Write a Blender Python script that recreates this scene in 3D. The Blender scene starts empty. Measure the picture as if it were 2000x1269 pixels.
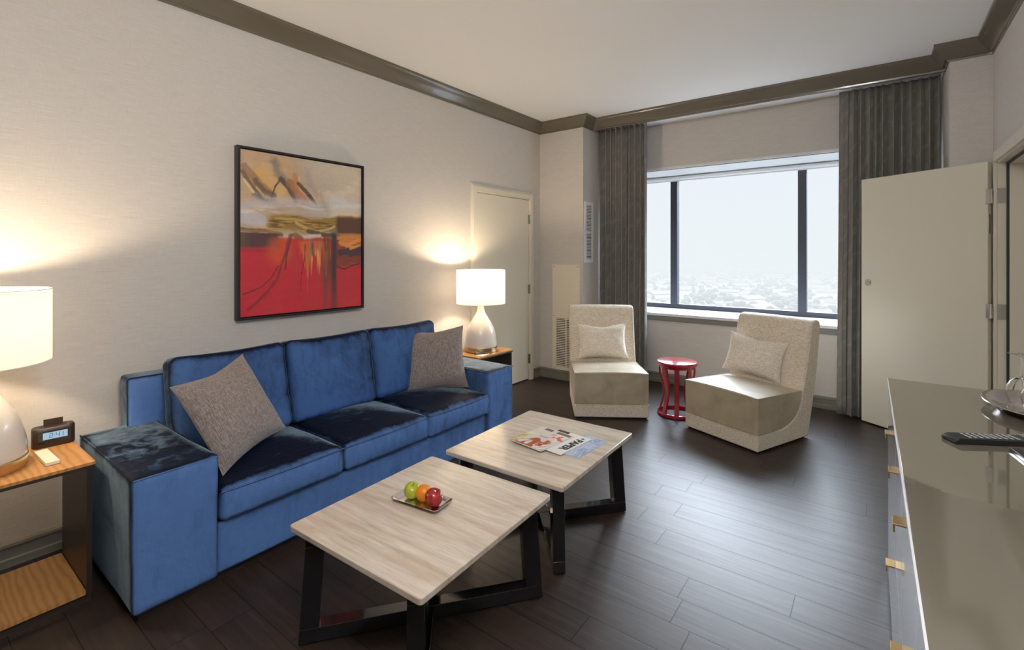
import bpy, bmesh, math, random
import numpy as np
from mathutils import Vector, Matrix, noise
PI = math.pi
random.seed(7)
C = bpy.context.scene.collection
S = bpy.context.scene

# ------------------------------------------------------------------ camera
F = 949.0
CX, CZ = 3.160, 1.42
YAW = math.atan((1717 - 1000) / F)
cam = bpy.data.cameras.new('camera')
cam.sensor_width = 36.0
cam.lens = F / 2000 * 36.0
cam.shift_y = -(634.5 - 496.0) / 2000.0
cam.clip_start = 0.02
cam.clip_end = 20000
co = bpy.data.objects.new('camera', cam)
C.objects.link(co)
co.location = (CX, 0, CZ)
co.rotation_euler = (PI / 2, 0, YAW)
S.camera = co

# ------------------------------------------------------------------ exposure
S.view_settings.view_transform = 'Standard'
S.view_settings.look = 'None'
S.view_settings.gamma = 1.0
S.view_settings.exposure = 0.0
S.view_settings.use_curve_mapping = False

# ------------------------------------------------------------------ sky: overcast, paler and brighter overhead
SKY_H = 0.99          # radiance at the horizon
W = bpy.data.worlds.new('overcast_sky')
S.world = W
W.use_nodes = True
nt = W.node_tree
nt.nodes.clear()
n_out = nt.nodes.new('ShaderNodeOutputWorld')
n_bg = nt.nodes.new('ShaderNodeBackground')
n_tc = nt.nodes.new('ShaderNodeTexCoord')
n_sp = nt.nodes.new('ShaderNodeSeparateXYZ')
n_rm = nt.nodes.new('ShaderNodeValToRGB')
n_rm.color_ramp.elements[0].position = 0.0
n_rm.color_ramp.elements[0].color = (0.94, 0.96, 1.0, 1)
n_rm.color_ramp.elements[1].position = 1.0
n_rm.color_ramp.elements[1].color = (0.75, 0.88, 1.14, 1)
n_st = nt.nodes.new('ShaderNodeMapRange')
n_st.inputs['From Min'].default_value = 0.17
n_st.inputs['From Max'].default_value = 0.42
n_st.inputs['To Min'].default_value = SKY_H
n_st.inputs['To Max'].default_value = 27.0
nt.links.new(n_tc.outputs['Generated'], n_sp.inputs[0])
nt.links.new(n_sp.outputs['Z'], n_rm.inputs[0])
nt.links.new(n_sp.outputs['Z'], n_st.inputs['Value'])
nt.links.new(n_rm.outputs[0], n_bg.inputs['Color'])
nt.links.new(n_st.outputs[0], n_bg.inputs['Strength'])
nt.links.new(n_bg.outputs[0], n_out.inputs[0])

# portal across the window opening: it emits nothing, only tells the sampler where the sky comes in
pl = bpy.data.lights.new('window_portal', 'AREA')
pl.shape = 'RECTANGLE'; pl.size = 2.85; pl.size_y = 1.5
pl.cycles.is_portal = True
po = bpy.data.objects.new('window_portal', pl); C.objects.link(po)
po.location = (2.07, 5.90, 1.55); po.rotation_euler = (-PI / 2, 0, 0)

# fill light added out of view to brighten the room: see the globe below
LAMP_W = 26.0
FILL_W = 500.0  # power of the added fill globe

# ================================================================== materials
def srgb(r, g, b):
    f = lambda c: c / 12.92 if c <= 0.04045 else ((c + 0.055) / 1.055) ** 2.4
    return (f(r / 255), f(g / 255), f(b / 255), 1)

class M:
    """small node builder"""
    def __init__(s, name):
        s.m = bpy.data.materials.new(name); s.m.use_nodes = True
        s.t = s.m.node_tree; s.b = s.t.nodes['Principled BSDF']; s.o = s.t.nodes['Material Output']
    def n(s, kind, **kw):
        x = s.t.nodes.new(kind)
        for k, v in kw.items(): setattr(x, k, v)
        return x
    def l(s, a, b): s.t.links.new(a, b)
    def set(s, **kw):
        for k, v in kw.items():
            s.b.inputs[k.replace('_', ' ')].default_value = v
        return s
    def coord(s, scale=(1, 1, 1), rot=(0, 0, 0), loc=(0, 0, 0), kind='Object'):
        tc = s.n('ShaderNodeTexCoord'); mp = s.n('ShaderNodeMapping')
        mp.inputs['Scale'].default_value = scale; mp.inputs['Rotation'].default_value = rot; mp.inputs['Location'].default_value = loc
        s.l(tc.outputs[kind], mp.inputs[0]); return mp.outputs[0]
    def noise(s, vec, scale=5, detail=4, rough=.5, dist=0):
        x = s.n('ShaderNodeTexNoise'); x.inputs['Scale'].default_value = scale; x.inputs['Detail'].default_value = detail
        x.inputs['Roughness'].default_value = rough; x.inputs['Distortion'].default_value = dist
        s.l(vec, x.inputs['Vector']); return x.outputs['Fac']
    def ramp(s, fac, stops, interp='LINEAR'):
        x = s.n('ShaderNodeValToRGB'); cr = x.color_ramp; cr.interpolation = interp
        while len(cr.elements) < len(stops): cr.elements.new(.5)
        for e, (p, c) in zip(cr.elements, stops):
            e.position = p; e.color = c if len(c) == 4 else (*c, 1)
        s.l(fac, x.inputs[0]); return x.outputs[0]
    def mix(s, fac, a, b, mode='MIX'):
        x = s.n('ShaderNodeMix', data_type='RGBA', blend_type=mode)
        for v, i in ((fac, 0), (a, 6), (b, 7)):
            if hasattr(v, 'is_linked') or isinstance(v, bpy.types.NodeSocket): s.l(v, x.inputs[i])
            else: x.inputs[i].default_value = v
        return x.outputs[2]
    def math(s, op, a, b=0.0, c=0.0):
        x = s.n('ShaderNodeMath', operation=op)
        for i, v in enumerate((a, b, c)):
            if isinstance(v, bpy.types.NodeSocket): s.l(v, x.inputs[i])
            else: x.inputs[i].default_value = v
        return x.outputs[0]
    def bump(s, h, strength=.2, dist=.002):
        x = s.n('ShaderNodeBump'); x.inputs['Strength'].default_value = strength; x.inputs['Distance'].default_value = dist
        s.l(h, x.inputs['Height']); s.l(x.outputs[0], s.b.inputs['Normal']); return x
    def base(s, sock): s.l(sock, s.b.inputs['Base Color'])

def plain(name, col, rough=.5, metal=0.0, **kw):
    m = M(name); m.set(Base_Color=col, Roughness=rough, Metallic=metal, **kw)
    return m.m

def wallpaper(name, c1, c2, axis):
    m = M(name)
    sc = (1.5, 1.5, 60) 
    v = m.coord(sc)
    f1 = m.noise(v, 6, 6, .7)
    v2 = m.coord((40, 40, 420)); f2 = m.noise(v2, 1.2, 3, .6)
    v3 = m.coord((300, 300, 20)); f3 = m.noise(v3, 1.0, 2, .5)
    a = m.ramp(f1, [(.35, c1), (.65, c2)])
    b = m.mix(m.math('MULTIPLY', f2, .35), a, srgb(232, 226, 218))
    c = m.mix(m.math('MULTIPLY', f3, .18), b, srgb(120, 108, 96))
    m.base(c); m.set(Roughness=.62, Specular_IOR_Level=.35)
    m.bump(m.math('ADD', f2, m.math('MULTIPLY', f1, .5)), .35, .0012)
    return m.m

MAT = {}
MAT['wallpaper'] = wallpaper('grasscloth wallpaper', srgb(194, 188, 181), srgb(214, 208, 201), 'y')
MAT['ceiling'] = plain('ceiling paint', srgb(243, 241, 237), .8)
MAT['white'] = plain('white paint', srgb(222, 222, 222), .5)
MAT['trim'] = plain('taupe gloss paint', srgb(104, 96, 82), .22, Coat_Weight=.3, Coat_Roughness=.1)
MAT['basetrim'] = plain('grey taupe gloss paint', srgb(120, 116, 104), .3)
MAT['door'] = plain('cream satin door paint', srgb(218, 211, 194), .32)
MAT['cream_metal'] = plain('cream enamelled metal', srgb(232, 222, 200), .4)
MAT['white_metal'] = plain('white enamelled metal', srgb(232, 232, 230), .4)
MAT['dark_slot'] = plain('dark slot', srgb(38, 34, 30), .8)
MAT['steel'] = plain('brushed steel', srgb(190, 188, 184), .25, 1.0)
MAT['chrome'] = plain('chrome', srgb(225, 225, 225), .07, 1.0)
MAT['pewter'] = plain('polished pewter', srgb(196, 192, 188), .16, 1.0)
MAT['brass'] = plain('brushed brass', srgb(196, 160, 104), .3, 1.0)
MAT['nickel'] = plain('satin gold nickel', srgb(200, 178, 140), .22, 1.0)
MAT['black_gloss'] = plain('black lacquer', (.006, .006, .007, 1), .1, Coat_Weight=.6, Coat_Roughness=.04)
MAT['black_frame'] = plain('black picture frame', srgb(34, 30, 28), .4)
MAT['dark_wood'] = plain('dark brown veneer', srgb(52, 42, 36), .4)
MAT['seal'] = plain('dark door seal', srgb(52, 46, 40), .6)
MAT['window_frame'] = plain('charcoal window frame', srgb(52, 55, 64), .45)
MAT['red'] = plain('glossy red lacquer', srgb(150, 16, 38), .16, Coat_Weight=.5, Coat_Roughness=.05)
MAT['sill'] = plain('white sill laminate', srgb(222, 222, 224), .25)
MAT['sill_trim'] = plain('grey sill trim', srgb(120, 118, 112), .35)
MAT['ivory'] = plain('ivory card', srgb(240, 230, 205), .6)
MAT['paper'] = plain('white paper', srgb(235, 232, 226), .5)
MAT['black_plastic'] = plain('black plastic', (.012, .012, .013, 1), .35)
MAT['button'] = plain('pale rubber button', srgb(170, 172, 176), .5)
MAT['clock_body'] = plain('dark bronze plastic', srgb(52, 36, 28), .35)
MAT['clock_face'] = plain('black acrylic', (.01, .009, .009, 1), .12)
MAT['ink'] = plain('black ink', (.02, .02, .022, 1), .5)

def floor_mat():
    m = M('espresso oak planks')
    v = m.coord((1, 1, 1))
    sp = m.n('ShaderNodeSeparateXYZ'); m.l(v, sp.inputs[0])
    # planks run along x; rows of .155 m along y
    row = m.math('DIVIDE', sp.outputs['Y'], .155)
    ri = m.math('FLOOR', row); rf = m.math('FRACT', row)
    wn = m.n('ShaderNodeTexWhiteNoise', noise_dimensions='1D'); m.l(ri, wn.inputs['W'])
    xs = m.math('ADD', m.math('DIVIDE', sp.outputs['X'], 1.15), m.math('MULTIPLY', wn.outputs['Value'], 7.3))
    xi = m.math('FLOOR', xs); xf = m.math('FRACT', xs)
    cb = m.n('ShaderNodeCombineXYZ'); m.l(ri, cb.inputs[0]); m.l(xi, cb.inputs[1])
    wn2 = m.n('ShaderNodeTexWhiteNoise', noise_dimensions='2D'); m.l(cb.outputs[0], wn2.inputs['Vector'])
    tone = wn2.outputs['Value']
    # grain, shifted plank by plank
    cb2 = m.n('ShaderNodeCombineXYZ')
    m.l(m.math('ADD', m.math('MULTIPLY', sp.outputs['X'], 1.6), m.math('MULTIPLY', tone, 31)), cb2.inputs[0])
    m.l(m.math('MULTIPLY', sp.outputs['Y'], 26), cb2.inputs[1]); m.l(m.math('MULTIPLY', tone, 9), cb2.inputs[2])
    g = m.noise(cb2.outputs[0], 1.6, 7, .62, .7)
    cb3 = m.n('ShaderNodeCombineXYZ')
    m.l(m.math('ADD', m.math('MULTIPLY', sp.outputs['X'], 6), m.math('MULTIPLY', tone, 13)), cb3.inputs[0])
    m.l(m.math('MULTIPLY', sp.outputs['Y'], 160), cb3.inputs[1])
    g2 = m.noise(cb3.outputs[0], 1.3, 4, .6)
    c = m.ramp(g, [(.28, srgb(30, 22, 17)), (.5, srgb(46, 35, 28)), (.72, srgb(70, 54, 43))])
    c = m.mix(m.math('MULTIPLY', g2, .35), c, srgb(28, 20, 16))
    c = m.mix(m.math('MULTIPLY', tone, .4), c, srgb(52, 40, 33))
    ey = m.math('MINIMUM', rf, m.math('SUBTRACT', 1.0, rf))
    ex = m.math('MULTIPLY', m.math('MINIMUM', xf, m.math('SUBTRACT', 1.0, xf)), 7.42)
    e = m.math('MINIMUM', ey, ex)
    gap = m.ramp(e, [(.004, (0, 0, 0)), (.014, (1, 1, 1))])
    c = m.mix(gap, (.006, .004, .003, 1), c)
    m.base(c)
    r = m.math('ADD', .40, m.math('MULTIPLY', g2, .05)); m.l(r, m.b.inputs['Roughness'])
    m.set(Specular_IOR_Level=.58)
    h = m.math('ADD', m.math('MULTIPLY', g, .25), gap)
    sp2 = m.math('ADD', .22, m.math('MULTIPLY', gap, m.math('ADD', .26, m.math('MULTIPLY', g, .2)))); m.l(sp2, m.b.inputs['Specular IOR Level'])
    m.bump(h, .16, .0012)
    return m.m
MAT['floor'] = floor_mat()

def velvet(name, face_col, dark_col, mid_col, rim_col, sheen_tint, amp=1.4):
    m = M(name)
    v = m.coord((1, 1, 1)); nz = m.noise(v, 5.5, 6, .7, .9); nf = m.noise(v, 30, 4, .65)
    br = m.noise(m.coord((9, 9, 2.2), rot=(.5, .4, .3)), 2.2, 5, .65, .5)
    # the pile leans up the fronts and back over the tops: shade by the angle between eye and pile
    ge = m.n('ShaderNodeNewGeometry')
    def vm(op, a, b=None, sc=None):
        x = m.n('ShaderNodeVectorMath', operation=op)
        for k, q in enumerate((a, b)):
            if q is None: continue
            if isinstance(q, bpy.types.NodeSocket): m.l(q, x.inputs[k])
            else: x.inputs[k].default_value = q
        if sc is not None:
            if isinstance(sc, bpy.types.NodeSocket): m.l(sc, x.inputs['Scale'])
            else: x.inputs['Scale'].default_value = sc
        return x
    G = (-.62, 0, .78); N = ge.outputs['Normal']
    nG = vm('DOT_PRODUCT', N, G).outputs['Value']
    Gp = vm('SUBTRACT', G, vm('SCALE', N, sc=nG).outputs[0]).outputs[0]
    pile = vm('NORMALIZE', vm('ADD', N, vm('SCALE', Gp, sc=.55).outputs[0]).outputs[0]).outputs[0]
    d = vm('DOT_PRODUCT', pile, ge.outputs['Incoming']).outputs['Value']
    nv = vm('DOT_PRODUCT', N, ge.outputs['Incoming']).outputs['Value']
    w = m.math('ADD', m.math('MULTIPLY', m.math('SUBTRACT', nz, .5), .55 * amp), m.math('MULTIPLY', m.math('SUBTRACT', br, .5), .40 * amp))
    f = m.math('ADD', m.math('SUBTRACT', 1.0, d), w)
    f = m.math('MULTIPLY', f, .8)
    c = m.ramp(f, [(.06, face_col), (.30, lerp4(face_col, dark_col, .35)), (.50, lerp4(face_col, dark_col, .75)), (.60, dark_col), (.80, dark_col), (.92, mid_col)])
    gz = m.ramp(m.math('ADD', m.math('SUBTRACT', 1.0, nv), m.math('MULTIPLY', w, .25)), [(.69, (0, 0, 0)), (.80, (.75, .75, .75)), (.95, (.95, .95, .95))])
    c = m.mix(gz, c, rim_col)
    c = m.mix(m.math('MULTIPLY', nf, .22), c, dark_col)
    m.base(c)
    m.set(Roughness=.6, Specular_IOR_Level=.12, Sheen_Weight=.22, Sheen_Roughness=.3, Sheen_Tint=sheen_tint)
    m.bump(m.math('ADD', m.math('MULTIPLY', nf, .35), nz), .5, .008)
    return m.m
def lerp4(a, b, t): return tuple(a[i] + (b[i] - a[i]) * t for i in range(4))
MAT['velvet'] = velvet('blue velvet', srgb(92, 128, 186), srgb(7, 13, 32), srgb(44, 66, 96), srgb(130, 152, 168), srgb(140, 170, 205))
MAT['velvet_back'] = velvet('blue velvet shaded copy', srgb(70, 104, 158), srgb(8, 16, 40), srgb(44, 66, 96), srgb(96, 122, 142), srgb(140, 170, 205), 1.9)  # same cloth with the same pile; darker nap shading put into its colours
MAT['seat_velvet'] = None
def suede():
    m = M('khaki faux suede')
    v = m.coord((1, 1, 1)); nz = m.noise(v, 5, 5, .6, .5)
    m.base(m.ramp(nz, [(.3, srgb(160, 147, 122)), (.7, srgb(192, 180, 155))]))
    m.set(Roughness=.38, Specular_IOR_Level=.55, Sheen_Weight=.3, Sheen_Roughness=.4)
    m.bump(m.noise(v, 60, 3), .1, .002)
    return m.m
MAT['suede'] = suede()
def tweed(name, c1, c2, c3, sc=1.0, mix=.5):
    m = M(name)
    a = m.noise(m.coord((700 * sc, 700 * sc, 90 * sc)), 1, 2, .5)
    b = m.noise(m.coord((90 * sc, 90 * sc, 700 * sc)), 1, 2, .5)
    c = m.noise(m.coord((1, 1, 1)), 420 * sc, 3, .6)
    col = m.mix(m.ramp(a, [(.4, (0, 0, 0)), (.62, (1, 1, 1))]), c1, c2)
    col = m.mix(m.math('MULTIPLY', m.ramp(b, [(.45, (0, 0, 0)), (.6, (1, 1, 1))]), mix), col, c3)
    m.base(col); m.set(Roughness=.9, Specular_IOR_Level=.1, Sheen_Weight=.2)
    m.bump(m.math('ADD', m.math('ADD', a, b), c), .5, .0015)
    return m.m
MAT['boucle'] = tweed('woven oatmeal upholstery', srgb(240, 231, 214), srgb(216, 203, 182), srgb(178, 160, 136), .45)
MAT['boucle2'] = tweed('woven ivory pillow cloth', srgb(246, 240, 228), srgb(226, 215, 196), srgb(190, 174, 152), .45)
MAT['throw'] = tweed('grey brown chenille', srgb(158, 147, 141), srgb(124, 112, 106), srgb(98, 86, 80), .4, .35)

def curtain_mat():
    m = M('grey taupe curtain cloth')
    v = m.coord((1, 1, 1), kind='UV')
    w = m.n('ShaderNodeTexWave', wave_type='BANDS', bands_direction='DIAGONAL'); m.l(v, w.inputs['Vector'])
    w.inputs['Scale'].default_value = 3.0; w.inputs['Distortion'].default_value = 9; w.inputs['Detail'].default_value = 2; w.inputs['Detail Scale'].default_value = 1.2
    line = m.ramp(w.outputs['Fac'], [(.86, (0, 0, 0)), (.97, (1, 1, 1))])
    c = m.mix(m.math('MULTIPLY', line, .22), srgb(122, 118, 111), srgb(168, 164, 156))
    m.base(c); m.set(Roughness=.55, Specular_IOR_Level=.3, Sheen_Weight=.4, Sheen_Roughness=.4)
    return m.m
MAT['curtain'] = curtain_mat()

def stone():
    m = M('silver travertine')
    v = m.coord((3, 42, 6)); a = m.noise(v, 1.0, 7, .62, .5)
    v2 = m.coord((1.2, 7, 2)); b = m.noise(v2, 1.6, 4, .55, 1.0)
    v3 = m.coord((14, 170, 20)); c3 = m.noise(v3, 1, 3, .6)
    c = m.ramp(a, [(.25, srgb(178, 163, 147)), (.42, srgb(198, 185, 170)), (.6, srgb(212, 201, 186)), (.8, srgb(222, 213, 200))])
    c = m.mix(m.ramp(b, [(.34, (.55, .55, .55)), (.56, (0, 0, 0))]), c, srgb(176, 152, 126))
    c = m.mix(m.math('MULTIPLY', m.ramp(c3, [(.55, (0, 0, 0)), (.75, (1, 1, 1))]),   .30), c, srgb(140, 126, 112))
    m.base(c); m.set(Roughness=.2, Specular_IOR_Level=.5, Coat_Weight=.25, Coat_Roughness=.08)
    return m.m
MAT['stone'] = stone()
def oak():
    m = M('honey oak veneer')
    w = m.n('ShaderNodeTexWave', wave_type='BANDS', bands_direction='Y'); m.l(m.coord((.35, 1, 1)), w.inputs['Vector'])
    w.inputs['Scale'].default_value = 13; w.inputs['Distortion'].default_value = 9; w.inputs['Detail'].default_value = 3; w.inputs['Detail Scale'].default_value = .6
    g = m.noise(m.coord((5, 170, 30)), 1, 5, .6)
    c = m.ramp(w.outputs['Fac'], [(.05, srgb(176, 122, 66)), (.5, srgb(194, 140, 80)), (1, srgb(200, 148, 88))])
    c = m.mix(m.math('MULTIPLY', g, .3), c, srgb(156, 104, 54)); m.base(c); m.set(Roughness=.38)
    return m.m
MAT['oak'] = oak()

MAT['cred_top'] = plain('back painted taupe glass', srgb(108, 103, 90), .05, Specular_IOR_Level=.8, Coat_Weight=.6, Coat_Roughness=.02)
MAT['cred_edge'] = plain('polished glass edge', srgb(225, 225, 230), .2)
MAT['cred_front'] = plain('pale grey high gloss lacquer', srgb(222, 224, 232), .12, Coat_Weight=.5, Coat_Roughness=.03)

def ceramic():
    m = M('pearl white glass'); m.set(Base_Color=srgb(232, 222, 210), Roughness=.18, Coat_Weight=.6, Coat_Roughness=.05, Subsurface_Weight=.25, Subsurface_Radius=(.05, .04, .03), Subsurface_Scale=.6)
    return m.m
MAT['ceramic'] = ceramic()
def shade_mat():
    m = M('cream linen lamp shade')
    d = m.n('ShaderNodeBsdfDiffuse'); t = m.n('ShaderNodeBsdfTranslucent'); x = m.n('ShaderNodeMixShader')
    d.inputs[0].default_value = srgb(244, 240, 230); t.inputs[0].default_value = srgb(246, 246, 246); x.inputs[0].default_value = .5
    m.l(d.outputs[0], x.inputs[1]); m.l(t.outputs[0], x.inputs[2]); m.l(x.outputs[0], m.o.inputs[0])
    return m.m
MAT['shade'] = shade_mat()
def emis(name, col, st):
    m = M(name); m.set(Base_Color=(0, 0, 0, 1), Emission_Color=col, Emission_Strength=st); return m.m
WARM = (1.0, .72, .42, 1)
MAT['bulb'] = emis('lit bulb', WARM, 30)
MAT['lcd'] = emis('lit blue display', srgb(170, 205, 225), .85)
MAT['globe'] = emis('fill globe glow', (1, .94, .86, 1), 3)  # glowing skin of the added fill globe
def pane():
    m = M('clear window glass')
    t = m.n('ShaderNodeBsdfTransparent'); g = m.n('ShaderNodeBsdfGlossy'); x = m.n('ShaderNodeMixShader'); fr = m.n('ShaderNodeFresnel')
    t.inputs[0].default_value = (.96, .98, .975, 1); g.inputs['Roughness'].default_value = .01; fr.inputs[0].default_value = 1.3
    m.l(m.math('MULTIPLY', fr.outputs[0], .25), x.inputs[0]); m.l(t.outputs[0], x.inputs[1]); m.l(g.outputs[0], x.inputs[2]); m.l(x.outputs[0], m.o.inputs[0])
    return m.m
MAT['pane'] = pane()
MAT['crystal'] = plain('clear drinking glass', (1, 1, 1, 1), .0, Transmission_Weight=1.0, IOR=1.45)
def vcol(name, rough=.5, coat=0.0):
    m = M(name); a = m.n('ShaderNodeVertexColor'); a.layer_name = 'Col'; m.base(a.outputs[0]); m.set(Roughness=rough, Coat_Weight=coat); return m
MAT['canvas'] = vcol('painted canvas', .45).m
MAT['cover'] = vcol('printed magazine cover', .25, .3).m
def apple_mat(name, a, b, sc):
    m = M(name); m.base(m.ramp(m.noise(m.coord((sc, sc, 3)), 2.5, 5, .6), [(.35, a), (.65, b)]))
    m.set(Roughness=.16, Coat_Weight=.5, Coat_Roughness=.06); return m.m
MAT['green_apple'] = apple_mat('green apple skin', srgb(142, 152, 24), srgb(172, 178, 52), 10)
MAT['red_apple'] = apple_mat('red apple skin', srgb(104, 10, 22), srgb(168, 36, 34), 22)
def orange_mat():
    m = M('orange peel'); v = m.coord(); m.set(Base_Color=srgb(222, 128, 20), Roughness=.35); m.bump(m.noise(v, 320, 2), .4, .001); return m.m
MAT['orange'] = orange_mat()
MAT['stem'] = plain('brown stem', srgb(70, 52, 30), .7)

# ================================================================== mesh helpers
def T(x, y, z): return Matrix.Translation((x, y, z))
def obj(name, bm, m, parent=None, smooth=False, bevel=0, seg=2, loc=None, rotz=0, angle=40):
    bmesh.ops.recalc_face_normals(bm, faces=bm.faces) if not smooth == 'keep' else None
    me = bpy.data.meshes.new(name); bm.to_mesh(me); bm.free()
    me.materials.append(MAT[m] if isinstance(m, str) else m)
    o = bpy.data.objects.new(name, me); C.objects.link(o)
    if parent: o.parent = parent
    if loc: o.location = loc
    if rotz: o.rotation_euler = (0, 0, rotz)
    if smooth:
        for p in me.polygons: p.use_smooth = True
        if smooth != 'keep': me.set_sharp_from_angle(angle=math.radians(angle))
    if bevel:
        b = o.modifiers.new('bevel', 'BEVEL'); b.width = bevel; b.segments = seg; b.limit_method = 'ANGLE'; b.angle_limit = math.radians(35)
        b.harden_normals = False
        for p in me.polygons: p.use_smooth = True
        me.set_sharp_from_angle(angle=math.radians(30)) if not smooth else None
    return o
def tag(o, label, cat, group=None, kind=None):
    o['label'] = label; o['category'] = cat
    if group: o['group'] = group
    if kind: o['kind'] = kind
    return o
def thing(name, label, cat, loc=(0, 0, 0), rotz=0, group=None):
    o = bpy.data.objects.new(name, None); C.objects.link(o); o.empty_display_size = .05
    o.location = loc; o.rotation_euler = (0, 0, rotz)
    return tag(o, label, cat, group)
def struct(name, bm, m, parent=None, **kw):
    o = obj(name, bm, m, parent, **kw); o['kind'] = 'structure'; return o
def NB(): return bmesh.new()
def box(bm, x0, x1, y0, y1, z0, z1, mat=None):
    vs = [bm.verts.new(p) for p in ((x0, y0, z0), (x1, y0, z0), (x1, y1, z0), (x0, y1, z0), (x0, y0, z1), (x1, y0, z1), (x1, y1, z1), (x0, y1, z1))]
    if mat: 
        for v in vs: v.co = mat @ v.co
    for f in ((3, 2, 1, 0), (4, 5, 6, 7), (0, 1, 5, 4), (1, 2, 6, 5), (2, 3, 7, 6), (3, 0, 4, 7)): bm.faces.new([vs[i] for i in f])
    return bm
def B(x0, x1, y0, y1, z0, z1, mat=None): return box(NB(), x0, x1, y0, y1, z0, z1, mat)
def lathe(bm, prof, n=48, c=(0, 0, 0), close=False, sx=1, sy=1):
    rings = []
    for r, z in prof:
        if r < 1e-6: rings.append([bm.verts.new((c[0], c[1], c[2] + z))])
        else: rings.append([bm.verts.new((c[0] + r * sx * math.cos(2 * PI * i / n), c[1] + r * sy * math.sin(2 * PI * i / n), c[2] + z)) for i in range(n)])
    pr = list(zip(rings, rings[1:])) + ([(rings[-1], rings[0])] if close else [])
    for a, b in pr:
        for i in range(n):
            j = (i + 1) % n
            if len(a) == 1 and len(b) == 1: continue
            if len(a) == 1: bm.faces.new((a[0], b[j], b[i]))
            elif len(b) == 1: bm.faces.new((a[i], a[j], b[0]))
            else: bm.faces.new((a[i], a[j], b[j], b[i]))
    return bm
def sweep(bm, pts, prof, closed=False, up=(0, 0, 1), cap=True):
    """sweep a 2-D outline (side, up) along points"""
    pts = [Vector(p) for p in pts]; n = len(pts); rings = []; up = Vector(up)
    for i, p in enumerate(pts):
        a = pts[i - 1] if (i > 0 or closed) else p; b = pts[(i + 1) % n] if (i < n - 1 or closed) else p
        d1 = (p - a).normalized() if (p - a).length > 0 else None; d2 = (b - p).normalized() if (b - p).length > 0 else None
        d = ((d1 or d2) + (d2 or d1)).normalized()
        s = d.cross(up)
        if s.length < 1e-4: s = d.cross(Vector((1, 0, 0)))
        s.normalize(); u = s.cross(d).normalized()
        k = 1.0
        if d1 and d2: k = 1 / max(.35, d.dot(d1))
        rings.append([bm.verts.new(p + s * q[0] * k + u * q[1]) for q in prof])
    m = len(prof)
    for i in range(n if closed else n - 1):
        A, Bq = rings[i], rings[(i + 1) % n]
        for j in range(m): bm.faces.new((A[j], A[(j + 1) % m], Bq[(j + 1) % m], Bq[j]))
    if cap and not closed:
        bm.faces.new(rings[0][::-1]); bm.faces.new(rings[-1])
    return bm
def circ(r, n=8): return [(r * math.cos(2 * PI * i / n), r * math.sin(2 * PI * i / n)) for i in range(n)]
def tube(pts, r, n=8, closed=False, bm=None, up=(0, 0, 1)): return sweep(bm or NB(), pts, circ(r, n), closed, up)
def prism(bm, poly, a0, a1, axis='x', nseg=1, fn=None):
    """polygon in the plane across `axis`, extruded from a0 to a1"""
    rings = []
    for k in range(nseg + 1):
        a = a0 + (a1 - a0) * k / nseg; ring = []
        for (p, q) in poly:
            co_ = (a, p, q) if axis == 'x' else ((p, a, q) if axis == 'y' else (p, q, a))
            if fn: co_ = fn(*co_)
            ring.append(bm.verts.new(co_))
        rings.append(ring)
    m = len(poly)
    for A, Bq in zip(rings, rings[1:]):
        for j in range(m): bm.faces.new((A[j], A[(j + 1) % m], Bq[(j + 1) % m], Bq[j]))
    bm.faces.new(rings[0][::-1]); bm.faces.new(rings[-1])
    return bm
def rbox(sx, sy, sz, r, n=18, fn=None):
    """soft box centred at the origin with rounded edges"""
    bm = NB(); vd = {}
    ts = [math.sin((2 * i / n - 1) * PI / 2) for i in range(n + 1)]
    def vert(i, j, k):
        key = (i, j, k)
        if key in vd: return vd[key]
        p = Vector((ts[i] * sx / 2, ts[j] * sy / 2, ts[k] * sz / 2))
        q = Vector((max(-sx / 2 + r, min(sx / 2 - r, p.x)), max(-sy / 2 + r, min(sy / 2 - r, p.y)), max(-sz / 2 + r, min(sz / 2 - r, p.z))))
        d = p - q
        if d.length > 1e-9: p = q + d.normalized() * r
        if fn: p = fn(p)
        vd[key] = bm.verts.new(p); return vd[key]
    for a in range(n):
        for b in range(n):
            for s in (0, n):
                bm.faces.new([vert(s, a, b), vert(s, a + 1, b), vert(s, a + 1, b + 1), vert(s, a, b + 1)])
                bm.faces.new([vert(a, s, b), vert(a + 1, s, b), vert(a + 1, s, b + 1), vert(a, s, b + 1)])
                bm.faces.new([vert(a, b, s), vert(a + 1, b, s), vert(a + 1, b + 1, s), vert(a, b + 1, s)])
    return bm
def pillow_bm(w, h, t, seed=0, n=28, dent=0.0):
    bm = NB()
    def P(u, v, s):
        pu = 1 - .10 * (1 - v * v) * abs(u) ** 3; pv = 1 - .10 * (1 - u * u) * abs(v) ** 3
        y = w / 2 * u * pu; z = h / 2 * v * pv
        th = t * max(0, (1 - u ** 4) * (1 - v ** 4)) ** .62 * (.78 + .22 * (1 - u * u) * (1 - v * v))
        nn = noise.noise(Vector((u * 2.3 + seed, v * 2.3, s * 3))) * .012 + noise.noise(Vector((u * 6 + seed, v * 6, s))) * .004
        th += nn * min(1, 3 * (1 - max(abs(u), abs(v))))
        z -= dent * math.exp(-(u * 2.2) ** 2) * max(0, v) ** 2
        return Vector((s * max(th, 0.0), y, z))
    g = {}
    for s in (1, -1):
        for i in range(n + 1):
            for j in range(n + 1):
                edge = i in (0, n) or j in (0, n)
                if s == -1 and edge: g[s, i, j] = g[1, i, j]; continue
                u = math.sin((2 * i / n - 1) * PI / 2); v = math.sin((2 * j / n - 1) * PI / 2)
                g[s, i, j] = bm.verts.new(P(u, v, s))
        for i in range(n):
            for j in range(n):
                f = [g[s, i, j], g[s, i + 1, j], g[s, i + 1, j + 1], g[s, i, j + 1]]
                bm.faces.new(f if s == 1 else f[::-1])
    return bm
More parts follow.
